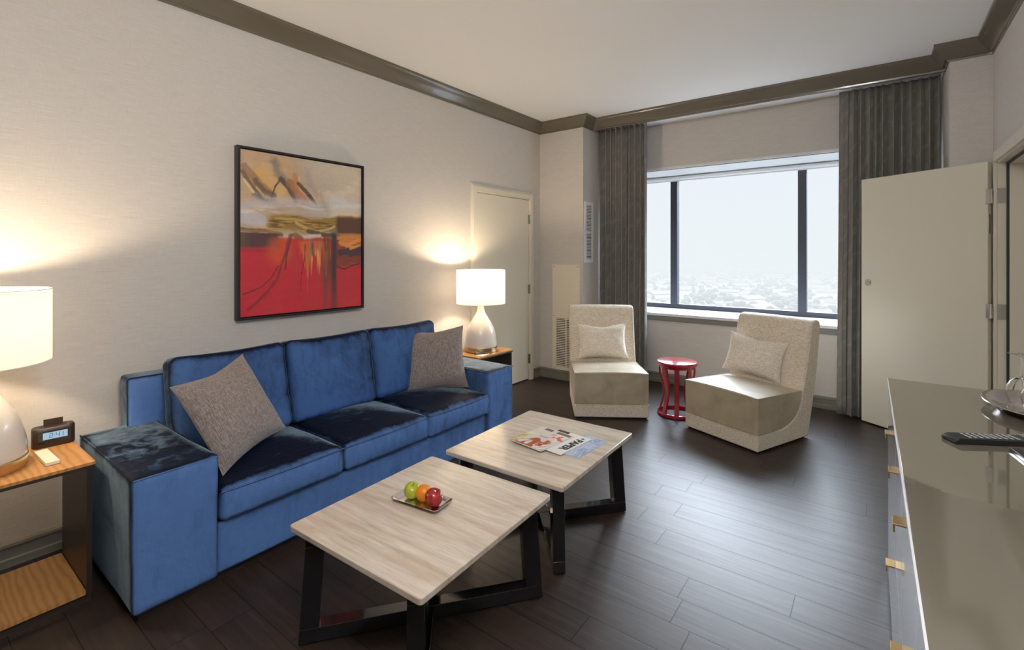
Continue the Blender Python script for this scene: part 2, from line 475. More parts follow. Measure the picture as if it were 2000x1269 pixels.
def pillow_edge(w, h, n=20, dent=0.0):
    pts = []
    for (u0, v0, u1, v1) in ((-1, -1, 1, -1), (1, -1, 1, 1), (1, 1, -1, 1), (-1, 1, -1, -1)):
        for i in range(n):
            u = u0 + (u1 - u0) * i / n; v = v0 + (v1 - v0) * i / n
            pu = 1 - .10 * (1 - v * v) * abs(u) ** 3; pv = 1 - .10 * (1 - u * u) * abs(v) ** 3
            pts.append((0, w / 2 * u * pu, h / 2 * v * pv - dent * math.exp(-(u * 2.2) ** 2) * max(0, v) ** 2))
    return pts

# ================================================================== the room
XR = 3.795; YC = 4.724; WY = 5.30; GY = 5.82; YB = -2.6; ZC = 2.93
XA, XB = 0.569, 3.567          # faces of the two window columns
struct('floor', B(-.1, XR + .3, YB - .1, 6.0, -.1, 0), 'floor')
struct('ceiling', B(-.1, XR + .3, YB - .1, 6.0, ZC, ZC + .1), 'ceiling')
struct('wall_back', B(-.1, XR + .3, YB - .1, YB, 0, ZC), 'wallpaper')
# left wall with the closet door opening
DL0, DL1, DLZ = 3.585, 4.515, 2.04
bm = NB()
box(bm, -.12, 0, YB, DL0, 0, ZC); box(bm, -.12, 0, DL1, 5.9, 0, ZC); box(bm, -.12, 0, DL0, DL1, DLZ, ZC)
struct('wall_left', bm, 'wallpaper')
struct('wall_closet', B(-.20, -.13, DL0 - .1, DL1 + .1, 0, 2.2), 'white')
# right wall with the connecting-door opening
DR0, DR1, DRZ = 3.700, 4.585, 2.045
bm = NB()
box(bm, XR, XR + .25, YB, DR0, 0, ZC); box(bm, XR, XR + .25, DR1, 5.9, 0, ZC); box(bm, XR, XR + .25, DR0, DR1, DRZ, ZC)
struct('wall_right', bm, 'wallpaper')
# far wall: window wall (.55 deep) with opening
OX0, OX1, OZ0, OZ1 = 0.62, 3.52, 0.74, 2.354
bm = NB()
box(bm, 0, XR, WY, GY + .08, 0, OZ0); box(bm, 0, XR, WY, GY + .08, OZ1, ZC)
box(bm, 0, OX0, WY, GY + .08, OZ0, OZ1); box(bm, OX1, XR, WY, GY + .08, OZ0, OZ1)
struct('wall_window', bm, 'wallpaper')
struct('wall_column_left', B(0, XA, YC, WY, 0, ZC), 'wallpaper')
struct('wall_column_right', B(XB, XR, YC, WY, 0, ZC), 'wallpaper')
# white soffit of the window niche, above the glass
struct('trim_soffit', B(OX0, OX1, WY + .035, GY + .05, OZ1 - .006, OZ1 + .004), 'white')
struct('trim_window_head', B(XA, XB, WY - .012, WY, OZ1 - .004, OZ1 + .022), 'sill')
struct('trim_window_slot', B(OX0, OX1, WY + .004, WY + .034, OZ1 - .003, OZ1 + .004), 'dark_slot')
# curtain pocket: header board and white pocket ceiling
HY = 4.945
struct('trim_curtain_header', B(XA, XB, HY, HY + .02, 2.812, ZC), 'trim')
struct('trim_pocket_ceiling', B(XA, XB, HY + .02, WY, 2.857, 2.869), 'white')

# crown moulding, one mitred run round the room
crown = [(0, 0), (.012, 0), (.014, .012), (.024, .016), (.036, .030), (.052, .052), (.072, .074), (.086, .088), (.092, .100), (.092, .118), (0, .118)]
def crown_run(name, path):
    bm = NB()
    sweep(bm, [(x, y, 2.812) for x, y in path], crown, closed=False)
    return struct(name, bm, 'trim', smooth=True, angle=25)
# 'side' of the sweep is to the right of travel: travel so the room is on the right
crown_run('trim_crown', [(0, YB), (0, YC), (XA, YC), (XA, HY), (XB, HY), (XB, YC), (XR, YC), (XR, YB)])
base = [(0, 0), (.016, 0), (.016, .034), (.011, .040), (.011, .085), (.016, .092), (.014, .104), (.006, .112), (0, .112)]
def base_run(name, path):
    return struct(name, sweep(NB(), [(x, y, 0) for x, y in path], base), 'basetrim', smooth=True, angle=25)
base_run('baseboard_left', [(0, YB), (0, 3.515)])
base_run('baseboard_window', [(0, 4.583), (0, YC), (XA, YC), (XA, WY), (XB, WY), (XB, YC), (XR, YC), (XR, 4.66)])
base_run('baseboard_right', [(XR, 3.63), (XR, YB), (0, YB)])

# window sill (slab and apron)
s_ = struct('trim_sill', B(XA, XB, WY - .045, GY, OZ0, .77), 'sill', bevel=.004)
o_ = obj('apron', B(XA, XB, WY - .030, WY, .688, OZ0), 'sill_trim', s_, bevel=.004)

# window: frame, mullions, panes
win = bpy.data.objects.new('window_1', None); C.objects.link(win); win['kind'] = 'structure'; win.location = (2.07, GY, .77)
def W_(bm):
    bmesh.ops.translate(bm, verts=bm.verts, vec=(-2.07, -GY, -.77)); return bm
FY0, FY1 = GY - .0, GY + .07
bm = NB(); box(bm, OX0, OX1, FY0, FY1, .77, .824); box(bm, OX0, OX1, FY0, FY1, 2.30, OZ1 - .008)
box(bm, OX0, OX0 + .06, FY0, FY1, .824, 2.30); box(bm, OX1 - .06, OX1, FY0, FY1, .824, 2.30)
obj('window_frame', W_(bm), 'window_frame', win, bevel=.003)
for a, b in ((1.158, 1.238), (2.487, 2.565)):
    obj('mullion', W_(B(a, b, FY0 - .012, FY1, .824, 2.30)), 'window_frame', win, bevel=.003)
for a, b in ((OX0 + .06, 1.158), (1.238, 2.487), (2.565, OX1 - .06)):
    obj('pane', W_(B(a, b, GY + .035, GY + .041, .824, 2.30)), 'pane', win)

# left closet door
d1 = bpy.data.objects.new('door_1', None); C.objects.link(d1); d1['kind'] = 'structure'; d1.location = (0, 4.05, 0)
def D1(bm): bmesh.ops.translate(bm, verts=bm.verts, vec=(0, -4.05, 0)); return bm
obj('door_panel', D1(B(-.045, -.006, DL0 + .012, DL1 - .012, .012, DLZ - .012)), 'door', d1, bevel=.003)
cprof = [(0, -.0), (.020, 0), (.020, .045), (.014, .062), (.010, .070), (0, .072)]
bm = NB()   # casing: mitred three-sided run
pth = [(0, DL0 + .004, 0), (0, DL0 + .004, DLZ + .0), (0, DL1 - .004, DLZ + .0), (0, DL1 - .004, 0)]
rings = []
for k, (x, y, z) in enumerate(pth):
    sg = -1 if k < 2 else 1
    ring = []
    for (px, q) in cprof:
        yy = y + sg * q; zz = z + (q if k in (1, 2) else 0)
        ring.append(bm.verts.new((px, yy, zz)))
    rings.append(ring)
for A_, B_ in zip(rings, rings[1:]):
    for j in range(len(cprof)): bm.faces.new((A_[j], A_[(j + 1) % len(cprof)], B_[(j + 1) % len(cprof)], B_[j]))
bm.faces.new(rings[0]); bm.faces.new(rings[-1])
obj('door_casing', D1(bm), 'door', d1)
bm = NB(); box(bm, -.12, 0, DL0, DL0 + .009, 0, DLZ); box(bm, -.12, 0, DL1 - .009, DL1, 0, DLZ); box(bm, -.12, 0, DL0, DL1, DLZ - .009, DLZ)
obj('door_jamb', D1(bm), 'door', d1)
for z in (.24, 1.025, 1.81):
    bm = lathe(NB(), [(0, -.055), (.007, -.055), (.007, .055), (0, .055)], 12, (.010, DL1 - .010, z))
    box(bm, -.005, .004, DL1 - .030, DL1 - .002, z - .05, z + .05)
    obj('hinge', D1(bm), 'steel', d1)

# right connecting doors: casing, jamb with seals, closed neighbour door, open leaf
d3 = bpy.data.objects.new('door_3', None); C.objects.link(d3); d3['kind'] = 'structure'; d3.location = (XR + .2, 4.14, 0)
def D3(bm): bmesh.ops.translate(bm, verts=bm.verts, vec=(-XR - .2, -4.14, 0)); return bm
obj('door_panel', D3(B(XR + .165, XR + .205, DR0 + .03, DR1 - .03, .012, DRZ - .02)), 'door', d3, bevel=.002)
bm = NB()
box(bm, XR - .018, XR, DR1 - .004, DR1 + .064, 0, DRZ + .066); box(bm, XR - .018, XR, DR0 - .064, DR0 + .004, 0, DRZ + .066)
box(bm, XR - .018, XR, DR0 + .004, DR1 - .004, DRZ - .004, DRZ + .066)
obj('door_casing', D3(bm), 'door', d3, bevel=.003)
bm = NB()
box(bm, XR, XR + .25, DR1 - .012, DR1, 0, DRZ); box(bm, XR, XR + .25, DR0, DR0 + .012, 0, DRZ); box(bm, XR, XR + .25, DR0, DR1, DRZ - .012, DRZ)
box(bm, XR + .055, XR + .125, DR1 - .028, DR1 - .012, 0, DRZ - .012); box(bm, XR + .055, XR + .125, DR0 + .012, DR0 + .028, 0, DRZ - .012)
box(bm, XR + .055, XR + .125, DR0, DR1, DRZ - .028, DRZ - .012)
obj('door_jamb', D3(bm), 'door', d3)
for (xa, xb) in ((XR + .042, XR + .055), (XR + .125, XR + .138)):
    bm = NB(); box(bm, xa, xb, DR1 - .026, DR1 - .012, 0, DRZ - .012); box(bm, xa, xb, DR0 + .012, DR0 + .026, 0, DRZ - .012); box(bm, xa, xb, DR0 + .012, DR1 - .012, DRZ - .026, DRZ - .012)
    obj('door_seal', D3(bm), 'seal', d3)
for z in (.3, 1.032, 1.812):
    bm = lathe(NB(), [(0, -.05), (.006, -.05), (.006, .05), (0, .05)], 10, (XR + .150, DR1 - .034, z)); box(bm, XR + .14, XR + .164, DR1 - .03, DR1 - .012, z - .05, z + .05)
    obj('hinge', D3(bm), 'steel', d3)
struct('wall_neighbour', B(XR + .25, XR + .3, DR0 - .1, DR1 + .1, 0, 2.2), 'white')

# open leaf: local x from free edge (0) to hinge edge (.862), thickness away from the camera
ang = math.atan2(-.485, .705)
d2 = bpy.data.objects.new('door_2', None); C.objects.link(d2); d2['kind'] = 'structure'
d2.location = (3.04, 5.08, 0); d2.rotation_euler = (0, 0, ang)
obj('door_panel', B(0, .862, 0, .042, .012, 2.05), 'door', d2, bevel=.002)
k_ = obj('deadbolt', lathe(NB(), [(0, .004), (.026, .004), (.028, .001), (.028, 0), (0, 0)][::-1], 28), 'chrome', d2)
k_.data.transform(T(.056, 0, 1.184) @ Matrix.Rotation(PI / 2, 4, 'X'))
bm = NB(); box(bm, -.018, .018, -.018, -.004, -.006, .006); tt = obj('thumb_turn', bm, 'steel', k_, bevel=.003)
tt.data.transform(T(.056, 0, 1.184))
for z in (.25, 1.032, 1.812):
    bm = lathe(NB(), [(0, -.05), (.0075, -.05), (.0075, .05), (0, .05)], 12, (.882, .002, z))
    for q in range(4): box(bm, .8735, .8905, -.006, .0095, z - .0485 + q * .026, z - .0465 + q * .026)
    box(bm, .852, .876, -.0025, .0, z - .05, z + .05); box(bm, .862, .8655, .0, .036, z - .05, z + .05)
    obj('hinge', bm, 'steel', d2)
obj('edge_latch', B(.8622, .8645, .010, .026, 1.56, 1.69), 'steel', d2)
for z in (.25, 1.032, 1.812):
    bm = NB(); box(bm, XR + .0, XR + .042, DR1 - .0155, DR1 - .012, z - .05, z + .05)
    o = obj('hinge_leaf', D3(bm), 'steel', d3)

# ================================================================== vents, panel, shade, curtains
def slats(bm, mk, a0, a1, z0, z1, n, d=.012):
    for i in range(n):
        z = z0 + (z1 - z0) * (i + .5) / n; h = (z1 - z0) / n
        mk(bm, a0, a1, z - h * .27, z + h * .27)
# access panel on the left column
ap = thing('access_panel', 'tall cream metal access panel with louvre grille beside the closet door', 'access panel', (.355, YC, .112))
def AP(bm): bmesh.ops.translate(bm, verts=bm.verts, vec=(-.355, -YC, -.112)); return bm
bm = NB(); box(bm, .179, .531, YC - .010, YC, .112, .148); box(bm, .179, .531, YC - .010, YC, .696, 1.303); box(bm, .179, .227, YC - .010, YC, .148, .696); box(bm, .483, .531, YC - .010, YC, .148, .696)
box(bm, .348, .362, YC - .010, YC, .148, .696)
obj('panel', AP(bm), 'cream_metal', ap)
obj('grille_backing', AP(B(.227, .483, YC - .002, YC - .0005, .148, .696)), 'dark_slot', ap)
bm = NB(); slats(bm, lambda b, a0, a1, z0, z1: (box(b, .227, .348, YC - .010, YC - .004, z0, z1), box(b, .362, .483, YC - .010, YC - .004, z0, z1)), 0, 0, .148, .696, 28)
obj('grille', AP(bm), 'cream_metal', ap)
for x in (.20, .51):
    for z in (.135, .72, 1.28):
        bm = lathe(NB(), [(0, .003), (.006, .002), (.007, 0), (0, 0)], 10); bm.transform(T(x, YC - .010, z) @ Matrix.Rotation(PI / 2, 4, 'X'))
        obj('screw', AP(bm), 'steel', ap)
# side vent
sv = thing('air_vent', 'tall white louvred air vent on the column side next to the left curtain', 'vent', (XA, 4.845, 1.327))
def SV(bm): bmesh.ops.translate(bm, verts=bm.verts, vec=(-XA, -4.845, -1.327)); return bm
y0, y1, z0, z1 = 4.748, 4.942, 1.327, 2.0
bm = NB(); box(bm, XA, XA + .010, y0, y1, z0, z0 + .035); box(bm, XA, XA + .010, y0, y1, z1 - .035, z1); box(bm, XA, XA + .010, y0, y0 + .035, z0 + .035, z1 - .035); box(bm, XA, XA + .010, y1 - .035, y1, z0 + .035, z1 - .035)
box(bm, XA, XA + .010, y0 + .035, y1 - .035, 1.655, 1.672); obj('vent_frame', SV(bm), 'white_metal', sv)
obj('vent_backing', SV(B(XA + .0005, XA + .002, y0 + .035, y1 - .035, z0 + .035, z1 - .035)), 'dark_slot', sv)
bm = NB(); slats(bm, lambda b, a0, a1, q0, q1: box(b, XA + .004, XA + .009, a0, a1, q0, q1), y0 + .035, y1 - .035, z0 + .035, 1.655, 18); slats(bm, lambda b, a0, a1, q0, q1: box(b, XA + .004, XA + .009, a0, a1, q0, q1), y0 + .035, y1 - .035, 1.672, z1 - .035, 18)
obj('louvre', SV(bm), 'white_metal', sv)

# roller shade rolled up at the glass
rs = thing('roller_shade', 'white roller shade rolled up along the top of the window', 'window shade', (2.07, GY - .05, 2.30))
def RS(bm): bmesh.ops.translate(bm, verts=bm.verts, vec=(-2.07, -GY + .05, -2.30)); return bm
bm = lathe(NB(), [(0, -1.43), (.022, -1.43), (.022, 1.43), (0, 1.43)], 20); bm.transform(T(2.07, GY - .045, 2.318) @ Matrix.Rotation(PI / 2, 4, 'Y'))
obj('shade_roll', RS(bm), 'white', rs, smooth=True)
obj('hem_bar', RS(B(.64, 3.50, GY - .027, GY - .019, 2.285, 2.312)), 'white', rs, bevel=.003)

def curtain(name, label, x0, x1, yc, seed, nf, flat=None, spread=0.0):
    rnd = random.Random(seed)
    root = thing(name, label, 'curtain', ((x0 + x1) / 2, yc, 0), 0, 'floor-length curtains at the window')
    nx, nz = nf * 14, 26
    ws = [rnd.uniform(.6, 1.4) for _ in range(nf)]; tot = sum(ws); cum = [0]
    for w in ws: cum.append(cum[-1] + w / tot)
    am = [rnd.uniform(.55, 1.0) for _ in range(nf + 1)]
    bm = NB(); uv = bm.loops.layers.uv.new('UVMap'); g = []
    for k in range(nz + 1):
        t = k / nz; z = .012 + (2.845 - .012) * (1 - t); row = []
        for i in range(nx + 1):
            s = i / nx; j = min(nf - 1, max(0, next((q for q in range(nf) if s <= cum[q + 1]), nf - 1)))
            ph = (s - cum[j]) / (cum[j + 1] - cum[j]); A = (.036 + .022 * t) * (am[j] * (1 - ph) + am[j + 1] * ph)
            y = yc + A * math.sin(2 * PI * ph) + .012 * t * noise.noise(Vector((s * 9, t * 2, seed)))
            x = x0 + (x1 - x0) * s + .012 * math.sin(4 * PI * ph) + .014 * t * noise.noise(Vector((s * 5, t * 1.5, seed + 4)))
            if flat and (s < flat if flat > 0 else s > 1 + flat):
                y = yc + (y - yc) * .15
            if spread: x -= spread * t * (1 - s) ; 
            row.append(bm.verts.new((x - (x0 + x1) / 2, y - yc, z)))
        g.append(row)
    for k in range(nz):
        for i in range(nx):
            f = bm.faces.new((g[k][i], g[k][i + 1], g[k + 1][i + 1], g[k + 1][i]))
            for lp, (a, b) in zip(f.loops, ((i, k), (i + 1, k), (i + 1, k + 1), (i, k + 1))): lp[uv].uv = (a / nx * nf * .16, b / nz * 2.8)
    o = obj('curtain_cloth', bm, 'curtain', root, smooth='keep')
    so = o.modifiers.new('thickness', 'SOLIDIFY'); so.thickness = .002
    return root
curtain('curtain', 'dark taupe pleated curtain left of the window behind the left slipper chair', XA + .012, 1.150, 5.09, 3, 10)
curtain('curtain', 'dark taupe pleated curtain right of the window behind the open door', 2.880, XB - .012, 5.16, 8, 12, flat=.09, spread=.02)

# ================================================================== outside: town under low cloud
GZ = -60
def ground_mat():
    m = M('parkland and streets')
    v = m.coord((1, 1, 1)); a = m.noise(v, .010, 6, .7, .4); b = m.noise(v, .05, 4, .7)
    c = m.ramp(a, [(.38, srgb(22, 32, 20)), (.5, srgb(40, 46, 34)), (.56, srgb(66, 64, 58)), (.66, srgb(26, 36, 24))])
    c = m.mix(m.ramp(b, [(.5, (0, 0, 0)), (.6, (.7, .7, .7))]), c, srgb(18, 26, 17)); m.base(c); m.set(Roughness=.9)
    return m.m
MAT['ground'] = ground_mat()
MAT['foliage'] = plain('tree foliage', srgb(18, 28, 18), .9)
MAT['render_wall'] = plain('pale rendered wall', srgb(150, 146, 138), .9)
MAT['roof'] = plain('grey brown roof', srgb(62, 54, 50), .9)
struct('ground', B(-6000, 6000, 60, 9000, GZ - 1, GZ), 'ground')
R2 = random.Random(5)
def spot(dmin, dmax):
    d = dmin + (dmax - dmin) * R2.random() ** 1.3; b = math.radians(R2.uniform(-27, 3))
    return CX + d * math.sin(b), d * math.cos(b)
HS = []
house = thing('house', 'pale house with a pitched roof far below in the fog outside the window', 'house', (0, 0, GZ), 0, 'houses in the foggy town outside')
obj('wall', B(-9, 9, -6, 6, 0, 6), 'render_wall', house)
obj('roof', prism(NB(), [(-7, 6), (7, 6), (0, 9.5)], -10, 10), 'roof', house)
x, y = spot(520, 560); house.location = (x, y, GZ); HS.append((x, y, 14))
for i in range(110):
    s = R2.uniform(.7, 1.9)
    for _ in range(60):
        x, y = spot(450, 1500)
        if all(math.hypot(x - a, y - b) > c + 15 * s for a, b, c in HS): break
    HS.append((x, y, 15 * s))
    r = house.copy(); C.objects.link(r); r.location = (x, y, GZ); r.rotation_euler = (0, 0, R2.uniform(0, 3.1))
    r.scale = (s * R2.uniform(.8, 1.5), s, R2.uniform(.8, 1.4))
    for ch in house.children:
        c = ch.copy(); C.objects.link(c); c.parent = r
bm = NB()
for i in range(2600):
    x, y = spot(430, 2000); r = R2.uniform(2.2, 5)
    if any(math.hypot(x - a, y - b) < c + r for a, b, c in HS): continue
    lathe(bm, [(0, 0), (r * .8, r * .25), (r, r * .8), (r * .7, r * 1.4), (0, r * 1.7)], 6, (x, y, GZ))
tag(obj('tree_cover', bm, 'foliage', smooth=True), 'grey green trees fading into the fog outside the window', 'trees', kind='stuff')
def fog_mat():
    m = M('low cloud'); m.t.nodes.remove(m.b)
    a = m.n('ShaderNodeVolumeAbsorption'); e = m.n('ShaderNodeEmission'); ad = m.n('ShaderNodeAddShader')
    sg = .0024
    a.inputs['Color'].default_value = (0, 0, 0, 1); a.inputs['Density'].default_value = sg
    e.inputs['Color'].default_value = (0.94, 0.96, 1.0, 1); e.inputs['Strength'].default_value = sg * SKY_H  # emission stands in for daylight scattered inside the fog
    m.l(a.outputs[0], ad.inputs[0]); m.l(e.outputs[0], ad.inputs[1]); m.l(ad.outputs[0], m.o.inputs['Volume']); return m.m
MAT['fog'] = fog_mat()
tag(obj('fog_bank', B(-5800, 5800, 70, 8800, GZ + .5, -3), 'fog'), 'white fog bank lying over the town outside the window', 'fog', kind='stuff')

# ================================================================== picture on the left wall
def lerp(a, b, t): return tuple(a[i] + (b[i] - a[i]) * t for i in range(3))
def sst(a, b, x):
    t = max(0, min(1, (x - a) / (b - a))); return t * t * (3 - 2 * t)
def nz2(u, v, s=1, seed=0, oct=4): return noise.fractal(Vector((u * s + seed, v * s, seed * 1.7)), 1.0, 2.0, oct)
def vnoise(x, y, seed=0):
    xi = np.floor(x).astype(np.int64); yi = np.floor(y).astype(np.int64); fx = x - xi; fy = y - yi
    fx = fx * fx * (3 - 2 * fx); fy = fy * fy * (3 - 2 * fy)
    def h(a, b):
        n = (a * 374761393 + b * 668265263 + seed * 1442695041) & 0xffffffff
        n = ((n ^ (n >> 13)) * 1274126177) & 0xffffffff
        return ((n ^ (n >> 16)) & 0xffff) / 65535.0
    return (h(xi, yi) * (1 - fx) + h(xi + 1, yi) * fx) * (1 - fy) + (h(xi, yi + 1) * (1 - fx) + h(xi + 1, yi + 1) * fx) * fy
def fbm(x, y, seed=0, o=4):
    s = 0; a = .5; t = 0
    for k in range(o): s = s + a * vnoise(x * 2 ** k, y * 2 ** k, seed + k * 7); t += a; a *= .55
    return s / t
def sm(a, b, x):
    t = np.clip((x - a) / (b - a), 0, 1); return t * t * (3 - 2 * t)
def paint_canvas(nu, nv):
    """abstract composition worked out stroke by stroke; returns linear colours (nv, nu, 3)"""
    U, V = np.meshgrid(np.linspace(0, 1, nu), np.linspace(0, 1, nv))
    def col(c): return np.array(srgb(*c)[:3]) * 1.30
    img = np.zeros((nv, nu, 3)) + col((166, 150, 134))
    def mixin(c, a):
        nonlocal img
        a = np.clip(a, 0, 1)[..., None]; img = img * (1 - a) + col(c) * a
    wx = (fbm(U * 5, V * 5, 1) - .5); wy = (fbm(U * 5, V * 5, 2) - .5); hair = fbm(U * 60, V * 60, 3, 3)
    hz = fbm(U * 7, V * 55, 4, 4); vz = fbm(U * 75, V * 4, 5, 4); blot = fbm(U * 9, V * 9, 6, 4)
    def stroke(c, pts, w, op=.9, soft=.5, warp=.02, tex=None, ts=.5):
        best = np.full(U.shape, 9.0); X = U + wx * warp; Y = V + wy * warp
        for (x0, y0), (x1, y1) in zip(pts, pts[1:]):
            dx, dy = x1 - x0, (y1 - y0); t = np.clip(((X - x0) * dx + (Y - y0) * dy) / (dx * dx + dy * dy + 1e-9), 0, 1)
            best = np.minimum(best, np.hypot(X - x0 - t * dx, (Y - y0 - t * dy) * 1.15))
        a = 1 - sm(w * (1 - soft), w, best + (hair - .5) * w * .35)
        if tex is not None: a = a * sm(.5 - ts, .5 + ts * .6, tex + .15)
        mixin(c, a * op)
    # ground: warm greige, lighter right
    mixin((182, 168, 148), sm(.35, .95, U + wx * .3)); mixin((196, 182, 160), .6 * sm(.52, .62, fbm(U * 4, V * 9, 8)))
    mixin((158, 136, 124), .6 * sm(.5, .66, blot) * (1 - sm(.3, .6, U)))
    mixin((176, 140, 98), .75 * (1 - sm(.15, .38, np.hypot(U - .18, (V - .2) * 1.1) + wx * .2)))
    # upper-left planes
    stroke((188, 150, 98), [(.16, .14), (.25, .25)], .085, .9); stroke((186, 150, 104), [(.30, .22), (.28, .29), (.36, .29)], .055, .95, .6)
    stroke((190, 158, 104), [(.33, .19), (.25, .29), (.38, .295)], .03, .8)
    stroke((104, 82, 66), [(.02, .13), (.09, .23), (.14, .28)], .022, .9); stroke((132, 98, 72), [(.03, .10), (.14, .20), (.22, .255)], .035, .75)
    stroke((96, 76, 66), [(.10, .18), (.18, .25), (.24, .26)], .026, .8); stroke((88, 68, 58), [(.28, .165), (.25, .20), (.22, .27)], .009, .95, .4, .01)
    stroke((112, 104, 98), [(.24, .04), (.27, .12), (.33, .17)], .05, .75, .9); stroke((74, 66, 62), [(.29, .155), (.34, .19), (.41, .285)], .024, .9)
    stroke((140, 90, 62), [(.36, .17), (.43, .24), (.50, .30)], .040, .8); stroke((168, 116, 74), [(.40, .12), (.42, .20)], .03, .8, .8)
    stroke((198, 160, 104), [(.435, .13), (.437, .20)], .012, .8); stroke((86, 56, 46), [(.43, .17), (.50, .22), (.555, .275)], .022, .92, .5)
    stroke((66, 46, 44), [(.52, .235), (.575, .29)], .014, .9, .4); stroke((178, 118, 76), [(.44, .235), (.50, .28)], .03, .7)
    stroke((208, 178, 138), [(.60, .20), (.603, .26)], .014, .85); stroke((188, 144, 96), [(.57, .21), (.59, .26)], .02, .6)
    stroke((150, 132, 126), [(.5, .08), (.54, .18), (.6, .22)], .05, .5, .9)
    stroke((118, 112, 110), [(.10, .265), (.17, .30), (.25, .30)], .028, .9); stroke((80, 72, 68), [(.12, .27), (.2, .31)], .008, .8)
    stroke((190, 150, 112), [(.02, .31), (.10, .33), (.24, .335)], .022, .85); stroke((206, 180, 150), [(.03, .18), (.09, .25)], .012, .8)
    # pale haze band
    mixin((176, 168, 164), .9 * np.exp(-((V - .335 + .06 * U + wy * .07) / .038) ** 2) * (.75 + .5 * hz))
    mixin((198, 192, 184), .75 * np.exp(-((V - .375 + .10 * U + wy * .05) / .020) ** 2) * sm(.35, .6, hz))
    mixin((186, 184, 180), .8 * (1 - sm(.03, .13, np.hypot(U - .78, (V - .27) * 2.2) + wx * .1)))
    stroke((178, 170, 172), [(.0, .41), (.14, .42)], .045, .95, .4, .05)
    stroke((150, 128, 100), [(.62, .24), (.68, .33)], .05, .45, .95)
    # olive and gold band
    ob = sm(.385, .405, V + wy * .06 + .035 * U) * (1 - sm(.455, .50, V + wy * .08)) * sm(.15, .21, U + wx * .1)
    mixin((142, 112, 58), ob); mixin((172, 142, 84), ob * sm(.5, .62, hz)); mixin((96, 72, 38), ob * sm(.54, .66, fbm(U * 5, V * 70, 12)) * .9)
    stroke((120, 88, 42), [(.0, .475), (.14, .48), (.3, .50)], .018, .95, .5, .05, hz, .4)
    stroke((186, 158, 104), [(.40, .43), (.58, .47), (.75, .44)], .016, .85, .6, .06); stroke((84, 66, 46), [(.5, .465), (.66, .50), (.75, .5)], .024, .92, .5, .05)
    stroke((120, 92, 52), [(.40, .50), (.52, .545), (.60, .53)], .026, .9, .6, .05); stroke((192, 180, 176), [(.48, .505), (.60, .50)], .024, .9, .6, .08)
    # lower field
    lo = sm(.505, .53, V + wy * .05)
    red = col((184, 42, 52)) * np.ones(img.shape); r2 = col((176, 44, 56)); a = (fbm(U * 3, V * 3, 15) * .9)[..., None]; red = red * (1 - a) + r2 * a
    img = img * (1 - lo[..., None]) + red * lo[..., None]
    mixin((150, 70, 60), lo * .35 * sm(.5, .75, vz))
    mm = sm(.49, .50, V) * (1 - sm(.575, .60, V + wy * .02)) * (1 - sm(.24, .31, U + wx * .12)); mixin((82, 58, 60), mm); mixin((100, 82, 56), mm * (1 - sm(.0, .08, U)) * .6)
    mixin((150, 42, 44), sm(.59, .60, V) * (1 - sm(.605, .62, V)) * (1 - sm(.2, .3, U)) * .7)
    mixin((200, 92, 52), lo * .55 * (1 - sm(.05, .14, np.hypot(U - .30, (V - .60)) + wx * .05)) )
    # amber drips
    edge = .66 + (vz - .5) * .45 + .05 * np.sin(U * 40)
    am = sm(.40, .47, U) * (1 - sm(.66, .73, U)) * sm(.52, .55, V) * (1 - sm(edge - .05, edge + .04, V))
    mixin((186, 96, 56), am * .9); mixin((208, 148, 74), am * sm(.45, .62, fbm(U * 50, V * 3, 18)) * sm(.57, .62, V)); mixin((150, 120, 100), am * sm(.52, .66, fbm(U * 38, V * 2, 19)) * (1 - sm(.60, .66, V)) * .8)
    mixin((70, 56, 60), .8 * np.exp(-((U - .545) / .012) ** 2) * sm(.53, .56, V) * (1 - sm(.62, .66, V)))
    # strata on the right
    rs = sm(.74, .79, U + wx * .04)
    mixin((84, 58, 46), rs * sm(.355, .385, V + wy * .05) * (1 - sm(.47, .50, V)))
    st = sm(.47, .50, V) * (1 - sm(.69, .73, V + wy * .06)) * rs
    mixin((120, 62, 48), st); lay = fbm(U * 4 + 2, V * 34, 21, 4)
    mixin((196, 120, 62), st * sm(.50, .60, lay) * (1 - sm(.58, .64, V))); mixin((72, 52, 60), st * sm(.52, .62, fbm(U * 3, V * 30 + 3 * wx, 22, 4))); mixin((166, 62, 58), st * sm(.55, .66, fbm(U * 4, V * 26, 23)) * sm(.56, .62, V))
    stroke((204, 132, 66), [(.80, .545), (.88, .555), (.99, .535)], .020, .9, .6, .06); stroke((208, 138, 74), [(.90, .575), (.99, .57)], .016, .85, .6, .05)
    stroke((70, 36, 48), [(.76, .70), (.84, .725), (.98, .70)], .007, .85, .5, .03)
    # dark falls
    mixin((78, 62, 50), .85 * sm(.60, .67, U) * (1 - sm(.74, .78, U)) * sm(.46, .52, V) * (1 - sm(.70, .92, V)) * sm(.38, .60, vz))
    mixin((56, 54, 56), .95 * np.exp(-((U - .735 - wx * .01) / (.030 + .012 * (fbm(U * 0 + 1, V * 6, 25) - .5))) ** 4) * sm(.44, .50, V) * (1 - .35 * sm(.75, 1, V)))
    mixin((92, 66, 64), .6 * np.exp(-((U - .66) / .03) ** 2) * sm(.6, .7, V) * (.4 + vz))
    mixin((150, 96, 60), .5 * sm(.60, .7, fbm(U * 60, V * 3, 27)) * sm(.58, .66, U) * (1 - sm(.70, .74, U)) * sm(.5, .56, V) * (1 - sm(.74, .84, V)))
    # arcs in the red
    stroke((112, 44, 52), [(.36, .50), (.335, .60), (.30, .68), (.26, .78), (.18, .87), (.05, .96)], .018, .75, .9, .02); stroke((84, 50, 54), [(.375, .50), (.36, .56), (.335, .64), (.325, .72)], .010, .85, .7, .02)
